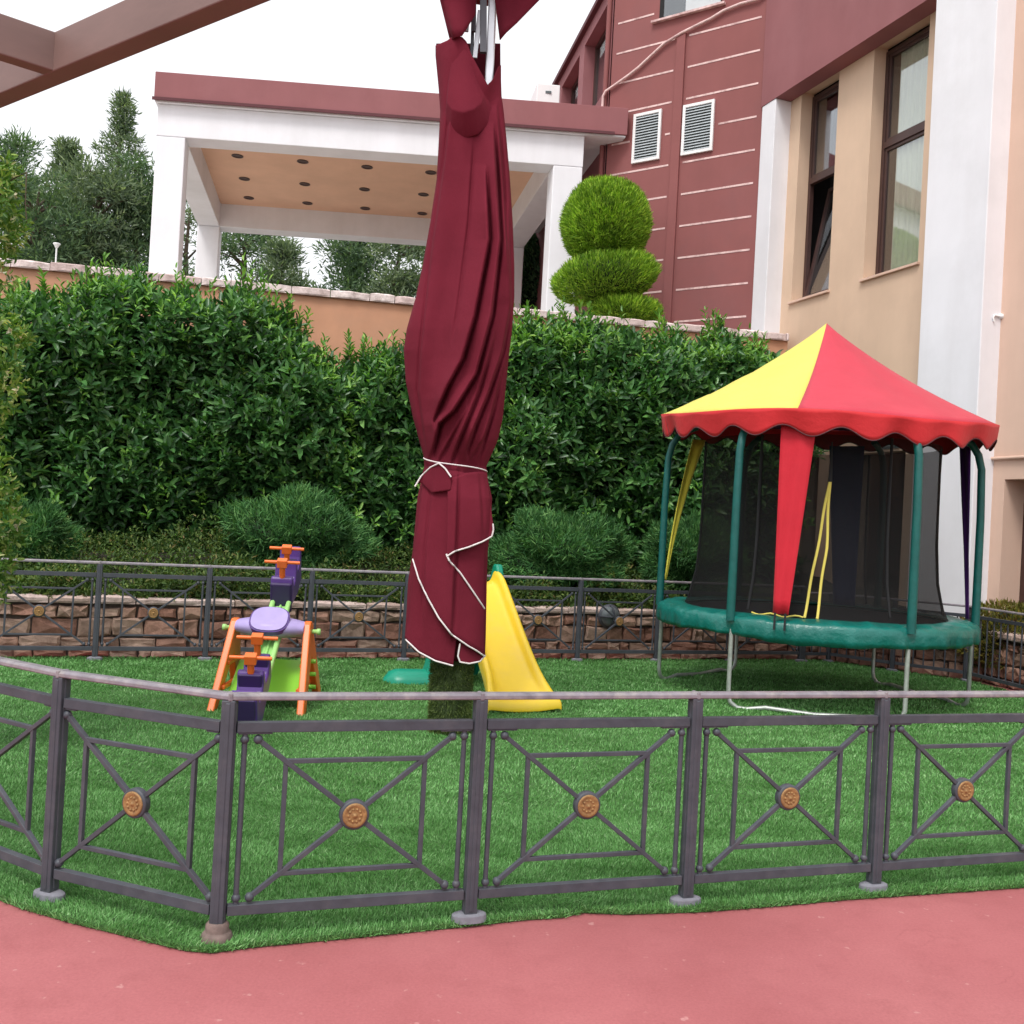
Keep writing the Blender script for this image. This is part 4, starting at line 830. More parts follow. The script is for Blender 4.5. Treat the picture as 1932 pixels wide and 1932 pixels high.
# topiary on the terrace
tc = P(1143, 424, 17.9)
root, one = mound('topiary_shrub', 'bright green clipped cloud topiary with round ball on the terrace before the striped tower', 'shrub', tuple(tc), .77, .77, .78, M['topiary'], 38000, .085, .013, up=1.0, rough=.02, spiky=.34, part='ball', trunk=ZT)
c2 = P(1142, 526, 17.8); V, Fc = one(tuple(c2), .92, .8, .44, 18000); tilt = V - np.array(c2); tilt[:, 2] += tilt[:, 0] * .16; np_mesh('clipped_tier', tilt + np.array(c2), Fc, M['topiary'], root)
c3 = P(1180, 588, 17.75); V, Fc = one(tuple(c3), .62, .6, .24, 9000); np_mesh('clipped_tier', V, Fc, M['topiary'], root)
b = MB(); b.ball(c2, .8, 20, (.98, .85, .44)); b.ball(c3, .5, 16, (1, .8, .35)); b.tube([Vector((tc.x + .1, tc.y, ZT)), tc], .06, 8); b.build('dark_core', M['core'], root)  # cores and stem share the near-black paint for inner shade
# flowering shrub at the left edge
def fshrub():
    root = thing('flowering_shrub', 'pale green flowering shrub with cream blossoms cut by the left edge of the photo', 'shrub', (-4.05, 6.4, 0))
    blobs = [((-14, 330, 6.3), .13, .12), ((-4, 385, 6.2), .13, .13), ((-8, 440, 6.2), .16, .10), ((5, 520, 6.2), .06, .06), ((-12, 650, 6.0), .19, .16), ((-14, 735, 6.1), .16, .13), ((-20, 905, 5.9), .14, .12), ((-8, 985, 5.95), .15, .17), ((-22, 1060, 5.9), .12, .10), ((-8, 1105, 5.9), .05, .05), ((-85, 540, 6.3), .22, .4), ((-85, 820, 6.2), .25, .5), ((-95, 1100, 6.2), .28, .4), ((-80, 390, 6.4), .22, .35), ((-120, 1350, 6.2), .2, .6)]
    lst, fl = [], []
    for (u, v, D), r, rz_ in [((b_[0][0] - 6, b_[0][1], b_[0][2]), b_[1] * .95, b_[2]) for b_ in blobs]:
        c = np.array(P(u, v, D)); n = int(150 * r * rz_ / .04) + 6; d = nrm(RNG.normal(size=(n, 3))) * RNG.uniform(.3, 1, (n, 1)) ** .5; pos = c + d * np.array([r, r, rz_])
        lst.append(shoots(pos, nrm(d) + RNG.normal(0, .5, (n, 3)) + [0, 0, .3], 5, .07 * RNG.uniform(.6, 1.4, n), .062, .024))
        m = max(3, n // 10); k = RNG.integers(0, n, m); pf = c + nrm(d[k]) * np.array([r, r, rz_]) * 1.02
        for q in range(4): fl.append(leaves(pf, RNG.normal(size=(m, 3)) + [.2, -.5, .2], RNG.normal(size=(m, 3)), np.full(m, .03), np.full(m, .022)))
    u_, v_ = 62, 425
    for q in [(36, 415, 6.2), (30, 455, 6.2), (22, 435, 6.2), (44, 438, 6.2), (10, 470, 6.2), (14, 320, 6.2)]:
        c = np.array(P(*q)); pos = c + RNG.normal(0, .02, (5, 3)); lst.append(shoots(pos, RNG.normal(0, .5, (5, 3)) + [0, 0, .5], 5, np.full(5, .05), .055, .018))
    V, Fc = cat(lst); np_mesh('foliage', V, Fc, M['jasmine'], root); V, Fc = cat(fl); np_mesh('blossom', V, Fc, M['petal'], root)
    st = MB(); st.tube([(-4.05, 6.4, 0), (-3.9, 6.3, 1), (-3.95, 6.3, 2), (-3.75, 6.3, 3), P(-40, 380, 6.3)], [.04, .035, .03, .02, .008], 8)
    st.tube([P(-60, 450, 6.3), P(20, 340, 6.25), P(50, 325, 6.2), P(48, 380, 6.2), P(50, 420, 6.2)], [.007, .005, .004, .003, .003], 6)
    for v in (500, 640, 740, 890, 980): st.tube([(-3.95, 6.3, 1.6 + (950 - v) / 1900 * 6.2 - .3), P(-10, v, 6.05)], [.012, .004], 6)
    st.build('stems', M['stem'], root)
fshrub()
# bronze bush by the hotel
c = P(1890, 1200, 12.2); mound('bronze_bush', 'low bronze and green bush on the stone wall at the right edge beside the hotel', 'bush', (c.x + .25, c.y, c.z - .05), .85, .6, .42, M['redbush'], 12000, .06, .018, up=.6, rough=.14)
# ---- background trees
def tree(label, u, vtop, D, wid, hgt, mat, kind='round', dens=1.0, base=None, seed=0):
    rn = np.random.default_rng(seed + 50); top = P(u, vtop, D); bz_ = base if base is not None else 4.0; root = thing('pine_tree', label, 'tree', (top.x, top.y, bz_), 'trees beyond the retaining wall')
    hh = top.z - bz_; t = MB(); t.tube([(top.x, top.y, bz_ - .5), (top.x + .15, top.y, bz_ + hh * .4), (top.x - .1, top.y, bz_ + hh * .75), (top.x, top.y, top.z - .15)], [.24, .17, .09, .02], 8)
    ncl = int(62 * dens); pos, ax = [], []
    for i in range(ncl):
        f = rn.uniform(.3, 1) ** 1.25 if kind == 'spire' else rn.uniform(.2, 1) ** .8
        if kind == 'spire': f = .35 + .65 * ((i + rn.uniform(0, 1)) / ncl) ** .92; R = wid * (1.01 - f) ** .78 * (.8 + .3 * math.sin(f * 40)) + .04
        else: R = wid * math.sqrt(max(.02, 1 - ((f - .55) / .47) ** 2)) * (.78 + .34 * math.sin(f * 9 + seed))
        a = rn.uniform(0, 2 * PI) if kind != 'spire' else i * 2.4; rr_ = R * rn.uniform(.3, 1) ** .6; z = bz_ + hh * f
        c = np.array([top.x + rr_ * math.cos(a), top.y + rr_ * math.sin(a), z + (rr_ * .12 if kind != 'spire' else rr_ * .25)])
        if i % 3 == 0: t.tube([(top.x, top.y, max(bz_ + 1, z - rr_ * .35)), tuple((np.array([top.x, top.y, z - rr_ * .1]) + c) / 2), tuple(c)], [.05, .035, .012], 5)
        m = int(125 * (1.0 if kind != 'spire' else .75)); sz = (.52 if kind != 'spire' else .20 + .34 * (1 - f)) * (.6 + .4 * wid / 2.5)
        pp = c + rn.normal(size=(m, 3)) * np.array([sz * .55, sz * .55, sz * .32]); pos.append(pp); ax.append(nrm(pp - c + 1e-3) + [0, 0, .5] + rn.normal(0, .4, (m, 3)))
    pos = np.concatenate(pos); ax = np.concatenate(ax); n = len(pos)
    V, Fc = blades(pos, ax, .19 * rn.uniform(.5, 1.3, n), .042 * rn.uniform(.7, 1.4, n), .3)
    np_mesh('crown', V, Fc, mat, root); t.build('trunk', M['stem'], root)
tree('tall narrow spire pine standing highest left of the portico', 234, 182, 38, 2.7, 13, M['pine'], 'spire', 1.6, seed=1)
tree('tree with broken top between the left edge and the spire pine', 128, 272, 34, 2.9, 10, M['pine'], 'spire', 1.6, seed=2)
tree('bushy tree at the far left behind the flowering shrub', 25, 268, 36, 2.2, 10, M['pine2'], 'round', 1.5, seed=3)
tree('dark dense tree directly left of the front portico column', 268, 318, 31, 1.7, 9, M['pine2'], 'round', 1.5, seed=4)
tree('pale green rounded tree in front of the spire pine', 190, 330, 30, 1.6, 9, M['pine'], 'round', 1.4, seed=5)
tree('low tree above the wall at the left edge', 75, 345, 29, 1.7, 9, M['pine2'], 'round', 1.4, seed=6)
tree('tree seen through the narrow gap beside the left portico columns', 362, 360, 40, 1.3, 8, M['pine'], 'round', .8, seed=7)
tree('dark tree seen under the portico, leftmost behind the back beam', 470, 395, 36, 1.9, 8, M['pine2'], 'round', 1.3, seed=8)
tree('low rounded tree under the portico, second from its back left column', 535, 470, 34, 1.2, 8, M['pine'], 'round', 1.0, seed=9)
tree('broad tree seen under the middle of the portico', 665, 438, 35, 2.0, 8, M['pine2'], 'round', 1.6, seed=10)
tree('tree under the portico just left of the folded parasol', 755, 452, 33, 1.5, 8, M['pine'], 'round', 1.3, seed=11)
tree('tree behind the folded parasol under the portico', 860, 440, 35, 2.0, 8, M['pine2'], 'round', 1.3, seed=12)
# clipped hedge under the portico's right bay
hc = P(1010, 520, 26.5); m_r, one_ = mound('clipped_hedge', 'tall dark green hedge seen between the right portico columns', 'hedge', (hc.x + .25, hc.y, hc.z - .3), 1.1, .8, 1.35, M['hedge_far'], 9000, .16, .06, up=.4, rough=.08, trunk=ZT)
# far wood behind, a low mass on the horizon
n = 26000; x = RNG.uniform(-42, 14, n); y = RNG.uniform(44, 52, n); top_ = 10.2 + 1.0 * np.sin(x * .5) + .8 * np.sin(x * 1.3 + 1) - np.where(x > -16, 2.6, 0); z = 3.5 + RNG.uniform(0, 1, n) ** .7 * (top_ - 3.5)
V, Fc = blades(np.stack([x, y, z], 1), RNG.normal(size=(n, 3)) + [0, 0, .6], RNG.uniform(.5, 1.1, n), RNG.uniform(.2, .4, n), .3)
tag(np_mesh('distant_wood', V, Fc, M['pine']), 'far off wood forming a dark green band behind the trees', 'woodland', kind='stuff')
# small park lamp
lp = P(106, 497, 24); lp.z = 4.3; lt = thing('street_lamp', 'small white lamp on a thin post above the orange wall on the left', 'street lamp', lp)
tp = P(107, 463, 24)
m_ = MB(); m_.tube([lp, tp], .02, 8); m_.build('post', M['lampw'], lt); m_ = MB(); m_.lathe(tp, [(.03, -.06), (.06, 0), (.085, .03), (.08, .05), (0, .07)], 16); m_.build('lamp_head', M['lampw'], lt)
# bulkhead lamp on the stone wall
a, b = WB.hit(1150, 1163, .06); lc = WB.pt(a, b, .05); bl_ = thing('garden_light', 'grey oval bulkhead light with cross guard fixed on the back stone wall', 'light', lc)
m_ = MB(); m_.lathe(lc - WB.n * .03, [(.14, 0), (.15, .03), (.13, .05), (.12, .06)], 24, WB.n); m_.build('base_ring', M['fence_back'], bl_)
m_ = MB(); m_.lathe(lc + WB.n * .03, [(.12, 0), (.11, .04), (.07, .07), (0, .085)], 24, WB.n); m_.build('lens', M['lensg'], bl_)
m_ = MB()
for d in (Vector((0, 0, 1)), WB.t):
    m_.tube([lc + d * .13 * math.cos(t) + WB.n * (.02 + .115 * math.sin(t)) for t in [PI * i / 10 for i in range(11)]], .011, 8)
m_.build('guard', M['fence_back'], bl_)
exec_parts = True
# ------------------------------------------------------------------ folded parasol
DU = 7.5
par = thing('parasol', 'large folded burgundy parasol tied with white piping, standing inside the railing', 'parasol', G(846, 1386))
LR = [(62, 822, 945), (85, 822, 945), (110, 824, 945), (160, 828, 946), (210, 831, 950), (270, 828, 956), (340, 824, 962), (420, 812, 967), (500, 798, 970), (560, 785, 970), (620, 768, 966), (660, 762, 961), (720, 766, 955), (790, 780, 948), (830, 791, 939), (862, 800, 925), (880, 801, 917), (905, 795, 920), (940, 788, 928), (985, 784, 926), (1040, 779, 920), (1100, 770, 918), (1160, 767, 917), (1205, 764, 916), (1228, 782, 915), (1243, 810, 905), (1252, 830, 885)]
LRv = [r[0] for r in LR]; LRl = [r[1] for r in LR]; LRr = [r[2] for r in LR]
def lr(v): return float(np.interp(v, LRv, LRl)), float(np.interp(v, LRv, LRr))
# creases of the folded cloth: (curve of (v, u)), depth, reach, side (+1 lip lies left of the crease)
CREASE = [([(150, 858), (300, 842), (480, 816), (660, 797), (740, 792), (850, 806)], .034, 16, -1),
          ([(330, 915), (453, 921), (598, 893), (678, 870), (729, 842), (793, 816)], .105, 26, 1),
          ([(250, 930), (453, 942), (593, 926), (706, 896), (776, 853), (800, 826), (850, 815)], .105, 22, 1),
          ([(400, 958), (575, 962), (664, 946), (746, 918), (804, 894), (851, 878)], .085, 16, 1),
          ([(200, 936), (330, 946), (500, 956)], .055, 10, 1),
          ([(640, 930), (740, 900), (820, 868), (868, 850)], .055, 12, 1),
          ([(690, 948), (780, 925), (866, 900)], .055, 12, 1),
          ([(770, 880), (830, 846), (868, 826)], .035, 9, 1), ([(760, 935), (830, 908), (868, 884)], .03, 8, 1), ([(800, 830), (840, 818), (868, 806)], .03, 8, 1),
          ([(270, 890), (420, 880), (560, 862), (640, 850)], .018, 40, 1),
          ([(880, 862), (1000, 858), (1200, 850)], .050, 18, 1), ([(900, 820), (1040, 806), (1180, 800)], .03, 14, -1),
          ([(885, 900), (960, 906), (1010, 908)], .03, 10, 1)]
def crease(u, v):
    d = 0
    for pts_, A_, w_, sd_ in CREASE:
        v0, v1 = pts_[0][0], pts_[-1][0]
        if v < v0 - 20 or v > v1 + 20: continue
        k = min(1, max(0, (v - v0 + 20) / 90)) * min(1, max(0, (v1 + 20 - v) / 60)); du = (u - float(np.interp(v, [q[0] for q in pts_], [q[1] for q in pts_]))) * sd_
        d += k * A_ * (math.exp(du / w_) if du < 0 else math.exp(-(du / 2.6) ** 2)) - k * A_ * .7 * math.exp(-((du - 4.5) / 3.5) ** 2)
    return d
VT = ([822, 845, 858, 868, 885, 905, 920, 930, 940, 950], [86, 76, 64, 68, 95, 132, 160, 150, 126, 120])
rows = []; NT = 300; vlist = [62 + (1252 - 62) * i / 340 for i in range(341)]
for v in vlist:
    l_, r_ = lr(v); c_, a_ = (l_ + r_) / 2, (r_ - l_) / 2; row = []
    for j in range(NT + 1):
        th = -PI + 2 * PI * j / NT          # th=-pi/2 faces the camera
        th = th if th < PI - 1e-6 else -PI
        rad = 1 + .035 * math.sin(5 * th + .004 * v) + .02 * math.sin(9 * th - .006 * v + 1)
        u = c_ + a_ * math.cos(th); fr = max(0, -math.sin(th)) ** .6
        dep = DU + (a_ / F * DU) * .62 * math.copysign(abs(math.sin(th)) ** .85, math.sin(th)) * rad - crease(u, v) * fr
        dep -= .034 * math.sin((u - 840) * .030 + v * .009) * fr + .012 * math.sin(u * .05 - v * .03) * fr * max(0, min(1, (v - 560) / 150)) * (1 if v < 880 else .5) + .008 * math.sin(u * .11 + v * .021) * fr
        vv = v + (float(np.interp(u, *VT)) - 62) * max(0, 1 - (v - 62) / 150) if math.sin(th) < .2 else v + 20 * max(0, 1 - (v - 62) / 150)
        row.append(P(u, vv, dep))
    rows.append(row)
m_ = MB(); m_.grid(rows); can = m_.build('canopy', M['burg'], par, fixn=False, solid=.004)
def sheet(name, top, bot, off0, off1, n=24, m=14, mat='burg', wav=.0, bulge=0):
    """cloth flap between two pixel polylines, hung in front of the canopy surface"""
    def ip(pl_, t):
        L = [0]
        for a, b in zip(pl_[:-1], pl_[1:]): L.append(L[-1] + math.hypot(b[0] - a[0], b[1] - a[1]))
        x = t * L[-1]; return float(np.interp(x, L, [p[0] for p in pl_])), float(np.interp(x, L, [p[1] for p in pl_]))
    rows = []; n, m = n * 2, m * 2; wav = wav / 1
    for i in range(m + 1):
        r = []
        for j in range(n + 1):
            a = ip(top, j / n); b = ip(bot, j / n); t = i / m; u, v = a[0] + (b[0] - a[0]) * t, a[1] + (b[1] - a[1]) * t
            l_, r_ = lr(min(v, 1200)); c_, h_ = (l_ + r_) / 2, (r_ - l_) / 2; x = max(-.97, min(.97, (u - c_) / h_))
            dep = DU - (h_ / F * DU) * .62 * (1 - x * x) ** .425 * 1.03 - (off0 + (off1 - off0) * t ** .8) - bulge * (t / .74 if t < .74 else max(0, (1 - t) / .26)) ** .9 * max(0, 1 - (abs(j / n - .6) / (.6 if j / n < .6 else .4)) ** 1.7) + wav * 2 * math.sin((u - 800) * .085 + v * .012) * (1 - abs(x)) - .55 * crease(u, v) * (1 if not bulge else 0) - .012 * math.sin(u * .05 - v * .018)
            r.append(P(u, v, dep))
        rows.append(r)
    m_ = MB(); m_.grid(rows); o = m_.build(name, M[mat], par, fixn=False, solid=.004)
    return rows, o
def pipe(rows, idx=-1, r=.0062, par_=None):
    m_ = MB(); m_.tube([p + Vector((0, -.004, 0)) for p in rows[idx]], r, 8); return m_.build('piping', M['piping'], par_ or par)
# lower left skirt, its hem
rw_, o = sheet('flap', [(785, 1040), (800, 1030), (840, 1035), (880, 1060)], [(765, 1206), (790, 1230), (822, 1247), (855, 1256)], .01, .03, wav=.004); pipe(rw_, par_=o)
# long diagonal flap with piping down to the right
rw_, o = sheet('flap', [(800, 890), (830, 885), (870, 890), (914, 905)], [(779, 1055), (790, 1092), (808, 1130), (828, 1166), (852, 1197), (884, 1219), (900, 1228), (914, 1238)], .03, .075, n=40, wav=.004); pipe(rw_, par_=o)
# small turned-up tongue at the hem
rw_, o = sheet('flap', [(876, 1170), (890, 1180), (905, 1196), (914, 1212)], [(868, 1214), (864, 1238), (868, 1249), (885, 1252), (905, 1248), (916, 1236)], .03, .05, n=20); pipe(rw_, par_=o)
# upper right flap with zigzag hem
rw_, o = sheet('flap', [(845, 905), (880, 892), (905, 890), (918, 890)], [(843, 1050), (858, 1040), (885, 1032), (910, 1022), (928, 1012), (931, 1000), (930, 988)], .06, .10, n=30, wav=.003); pipe(rw_, par_=o)
rw_, o = sheet('flap', [(846, 1030), (862, 1026), (890, 1020), (914, 1012)], [(846, 1056), (868, 1080), (892, 1115), (914, 1148)], .05, .066, n=20); pipe(rw_, par_=o)
rw_, o = sheet('flap', [(843, 1052), (846, 1049), (850, 1047)], [(842, 1045), (845, 1052), (848, 1058)], .10, .10, n=6, m=3); pipe(rw_, r=.007, par_=o)
# bunched fold above the tie
rw_, o = sheet('flap', [(790, 905), (815, 930), (850, 925), (852, 900)], [(783, 918), (795, 898), (812, 882), (828, 874), (840, 884), (851, 900)], .07, .09, n=20, m=8); pipe(rw_, par_=o)
# tie
m_ = MB(); pts = []
for i in range(49):
    th = -PI + 2 * PI * i / 48; u0 = 860; v = 877 + 13 * math.cos(th) * 1.0; l_, r_ = lr(v); c_, h_ = (l_ + r_) / 2, (r_ - l_) / 2
    pts.append(P(c_ + h_ * 1.01 * math.cos(th), v + 3 * math.sin(2 * th), DU + (h_ / F * DU) * .70 * math.copysign(abs(math.sin(th)) ** .85, math.sin(th)) - (.045 if math.sin(th) < -.2 else .01)))
m_.tube(pts, .005, 8, caps=False); m_.build('tie_cord', M['piping'], par)
# pocket fold near the top, heavy lip and shadowed underside
rw_, o = sheet('flap', [(850, 72), (862, 68), (872, 70), (880, 78)], [(842, 190), (838, 238), (850, 256), (876, 262), (902, 254), (920, 236), (927, 205)], .015, -.02, n=40, m=40, bulge=.11)
# top pieces above the break, aluminium mast and struts
def fan(poly, D0, D1, name='flap'):
    m_ = MB(); n = len(poly) // 2; tp_, bt = poly[:n], poly[n:][::-1]; rows = []
    for i in range(9):
        t = i / 8; rows.append([P(a[0] + (b[0] - a[0]) * t, a[1] + (b[1] - a[1]) * t, D0 + (D1 - D0) * t + .03 * math.sin(q * 2.1 + t * 2)) for q, (a, b) in enumerate(zip(tp_, bt))])
    m_.grid(rows); return m_.build(name, M['burg'], par, fixn=False, solid=.004)
fan([(820, -70), (845, -70), (872, -70), (902, -70), (897, 28), (872, 68), (860, 70), (853, 75)], 7.35, 7.3)
fan([(810, -80), (835, -70), (850, -60), (862, -50), (868, 50), (862, 72), (855, 72), (848, 72)], 7.5, 7.45)
fan([(925, -70), (965, -70), (1020, -70), (1075, -70), (1018, 0), (975, 44), (955, 62), (943, 76)], 7.4, 7.35)
m_ = MB(); pt0 = P(925, 165, 7.44); m_.bar(P(922, 175, 7.5), P(936, -140, 7.5), .062, .075, (0, 1, 0)); m_.build('mast', M['alu'], par, bevel=.01)
m_ = MB(); m_.bar(P(912, 100, 7.42), P(912, -120, 7.42), .05, .035, (0, 1, 0)); m_.bar(P(894, 60, 7.46), P(897, -120, 7.46), .03, .03, (0, 1, 0)); m_.bar(P(890, 120, 7.5), P(893, 10, 7.5), .025, .025, (0, 1, 0)); m_.build('strut', M['alu_dark'], par, bevel=.003)
m_ = MB(); m_.bar(P(896, 110, 7.47), P(906, 20, 7.47), .035, .02, (0, 1, 0)); m_.bar(P(880, 60, 7.49), P(884, 20, 7.49), .03, .02, (0, 1, 0)); m_.build('strut', M['alu'], par, bevel=.003)
m_ = MB(); b0_ = G(846, 1386); m_.tube([b0_ + Vector((0, 0, .02)), P(925, 160, 7.52)], .045, 12); m_.build('pole', M['alu'], par)
# top hood above the frame
tp = P(925, -140, 7.5); m_ = MB(); m_.lathe(tp, [(.50, -.35), (.34, -.1), (.16, .15), (.05, .35), (0, .36)], 16); m_.build('top_hood', M['burg'], par)
# grass-wrapped base
m_ = MB(); rb = .148; m_.lathe(b0_, [(rb * .9, .0), (rb, .05), (rb * .98, .3), (rb * 1.0, .5), (rb * .7, .56)], 28); sl_ = m_.build('base_sleeve', M['moss'], par)
n = 9000; th = RNG.uniform(0, 2 * PI, n); zz_ = RNG.uniform(.02, .54, n); rr2 = rb * (1 + .03 * np.sin(th * 5 + zz_ * 9)); pos = np.stack([b0_.x + rr2 * np.cos(th), b0_.y + rr2 * np.sin(th), zz_], 1)
V, Fc = blades(pos, np.stack([np.cos(th) * .5, np.sin(th) * .5, RNG.normal(-.2, .5, n)], 1), .022 * RNG.uniform(.6, 1.4, n), .005 * RNG.uniform(.7, 1.3, n), .3); np_mesh('grass_wrap', V, Fc, M['mossb'], sl_)
# ------------------------------------------------------------------ trampoline with tent roof
TC = Vector((3.115, 10.30, 0)); KR = .843; A0 = math.radians(-111 + 0)   # first front pole angle
tramp = thing('trampoline', 'round green trampoline with black safety net under a red and yellow circus tent roof', 'trampoline', TC)
pang = [math.radians(a) for a in (-134, -74, -14, 46, 106, 166)]
def at(a, r, z): return TC + Vector((r * KR * math.cos(a), r * KR * math.sin(a), 1.6 + (z - 1.6) * .941 if z > .4 else z * 1.177))
BZ = .80
m_ = MB(); nA = 360; rows = []
rn = random.Random(8); w1 = [rn.uniform(-1, 1) for _ in range(nA + 1)]
def wob(a): return .010 * math.sin(7 * a) + .006 * math.sin(17 * a + 1) + .004 * math.sin(37 * a)
for i in range(nA + 1):
    a = 2 * PI * i / nA; wv_ = wob(a); near = min(abs((a - p + PI) % (2 * PI) - PI) for p in pang); pinch = -.03 * math.exp(-(near / .06) ** 2); sag = .03 * math.sin(3 * a + .6)
    r2_ = .010 * math.sin(29 * a + 2) + .008 * math.sin(61 * a); sk = .008 * math.sin(23 * a + 1) + .007 * math.sin(41 * a) + .004 * math.sin(83 * a)
    rows.append([at(a, 1.50, BZ + .02), at(a, 1.56, BZ + .032 + wv_ * .4), at(a, 1.66, BZ + .022 + wv_ * .9 + r2_), at(a, 1.76, BZ + .018 + r2_), at(a, 1.825 + pinch * .4, BZ + .004 + wv_ * .3), at(a, 1.85 + pinch, BZ - .022), at(a, 1.852 + pinch + sk * .5, BZ - .07), at(a, 1.855 + pinch + sk, BZ - .13), at(a, 1.84 + pinch * .6 + sk * 1.4, BZ - .165 + wv_ * .8 - max(0, sag))])
m_.grid(rows); m_.build('edge_pad', M['tpad'], tramp, solid=.012)
m_ = MB(); rows = [[at(2 * PI * i / 72, r, BZ - .005 - .02 * (1 - r / 1.5)) for i in range(73)] for r in (.001, .7, 1.49)]; m_.grid(rows); m_.build('jumping_mat', M['mat'], tramp, fixn=False)
m_ = MB(); m_.tube([at(2 * PI * i / 72, 1.76, BZ - .06) for i in range(73)], .022, 8, caps=False); m_.build('frame_ring', M['metal'], tramp)
for p in pang:
    m_ = MB(); r0 = 1.835; m_.tube([at(p, r0 + .0, BZ - .03), at(p, r0 + .0, BZ + .1), at(p, r0 + .0, 1.9), at(p, r0 - .015, 2.42), at(p, r0 - .055, 2.57), at(p, r0 - .13, 2.68), at(p, r0 - .24, 2.74), at(p, r0 - .36, 2.78)], [.04, .04, .037, .036, .036, .035, .034, .033], 14)
    m_.build('pole', M['tsleeve'], tramp)
for i, j in ((0, 1), (2, 3), (4, 5)):
    pa2, pb2 = pang[i], pang[j]; A_, B2_ = at(pa2, 1.80, 0), at(pb2, 1.80, 0); dd_ = (B2_ - A_).normalized(); q = [A_ + Vector((0, 0, BZ - .06)), A_ + Vector((0, 0, .14)), A_ + Vector((0, 0, .075)) + dd_ * .02, A_ + Vector((0, 0, .03)) + dd_ * .08, A_ + Vector((0, 0, .022)) + dd_ * .16, A_.lerp(B2_, .22) + Vector((0, 0, .052)), A_.lerp(B2_, .5) + Vector((0, 0, .03)), A_.lerp(B2_, .78) + Vector((0, 0, .05)), B2_ + Vector((0, 0, .022)) - dd_ * .16, B2_ + Vector((0, 0, .03)) - dd_ * .08, B2_ + Vector((0, 0, .075)) - dd_ * .02, B2_ + Vector((0, 0, .14)), B2_ + Vector((0, 0, BZ - .06))]
    m_ = MB(); m_.tube(q, .021, 12); m_.build('leg', M['metal'], tramp)
# roof
ZH, ZPk, RH = 2.87, 3.95, 1.905; seam = [math.radians(a) for a in (-114, -24, 66, 156)]; cols = ['red_roof', 'blue_f', 'purple_f', 'yel_roof']
def hemr(a): return RH * (1 + .022 * math.cos(4 * (a - seam[1])) )
def hemz(a): return ZH + .05 * math.cos(4 * (a - seam[1])) * .3 + .09 * math.sin(a)
for k in range(4):
    a0, a1 = seam[k], seam[k] + PI / 2; rows = []
    for i in range(17):
        t = i / 16; r = []
        for j in range(33):
            a = a0 + (a1 - a0) * j / 32; rr_ = hemr(a) * t; z = ZPk + (hemz(a) - ZPk) * (t ** .93) - .06 * math.sin(PI * t) + .012 * math.sin(j * .7 + t * 9) * t * (1 - t ** 5) * math.sin(PI * j / 32) + (1 - t ** 8) * (.03 * math.sin(t * 24 + j * .2) * math.sin(PI * j / 32) ** 2 if k in (3,) and t > .4 else 0)
            r.append(at(a, max(rr_, .004), z))
        rows.append(r)
    m_ = MB(); m_.grid(rows); m_.build('roof_panel', M[cols[k]], tramp, fixn=False, solid=.003)
rows = []; nV = 288
for i in range(nV + 1):
    a = -PI + 2 * PI * i / nV; sc_ = .05 * (math.cos(20 * a + .5)); wv_ = .018 * math.sin(11 * a + 1) + .014 * math.sin(23 * a)
    zb_ = hemz(a) - .20 - sc_ * 1.0; r = []
    for j in range(7):
        t = j / 6; r.append(at(a, hemr(a) + .004 - .05 * t + wv_ * t, hemz(a) + .004 + (zb_ - hemz(a)) * t))
    rows.append(r)
m_ = MB(); m_.grid(rows); m_.build('valance', M['red_val'], tramp, fixn=False, solid=.004)
m_ = MB(); m_.tube([r[-1] for r in rows], .006, 6, caps=False); m_.build('valance_trim', M['dkmaroon'], tramp)
# hanging bands
for a, a2, nm, wtop, wbot, zb_ in ((-114, -116.5, 'red_band', .155, .07, .88), (3, -7, 'purple_f', .10, .05, .84), (58, 55, 'blue_f', .19, .12, .84), (133, 161, 'yel_band', .085, .006, 1.05)):
    a, a2 = math.radians(a), math.radians(a2); rows = []
    for i in range(15):
        t = i / 14; z = 2.72 + (zb_ - 2.72) * t; wd = wtop + (wbot - wtop) * t; aa = a + (a2 - a) * t; tg = Vector((-math.sin(aa), math.cos(aa), 0))
        c_ = at(aa, 1.80 + (.06 if nm == 'red_band' else 0) * t - (.52 if nm == 'blue_f' else 0), z); tw_ = at(aa, 1, 0) - TC
        rows.append([c_ + (tg + tw_ * (.5 if nm == 'yel_band' else 0)) * (wd * s_) + tw_ * (.014 * math.sin(s_ * 4 + t * 3)) for s_ in [x / 4 - 1 for x in range(9)]])
    a = a2
    m_ = MB(); m_.grid(rows); o = m_.build('fabric_band', M[nm], tramp, fixn=False, solid=.003)
    if nm == 'red_band':
        s_ = MB()
        for k in (-.045, .045): s_.bar(at(a, 1.89, zb_ - .15) + tg * k, at(a, 1.875, zb_ + .01) + tg * k, .004, .018, tg)
        s_.build('strap', M['strap'], o)
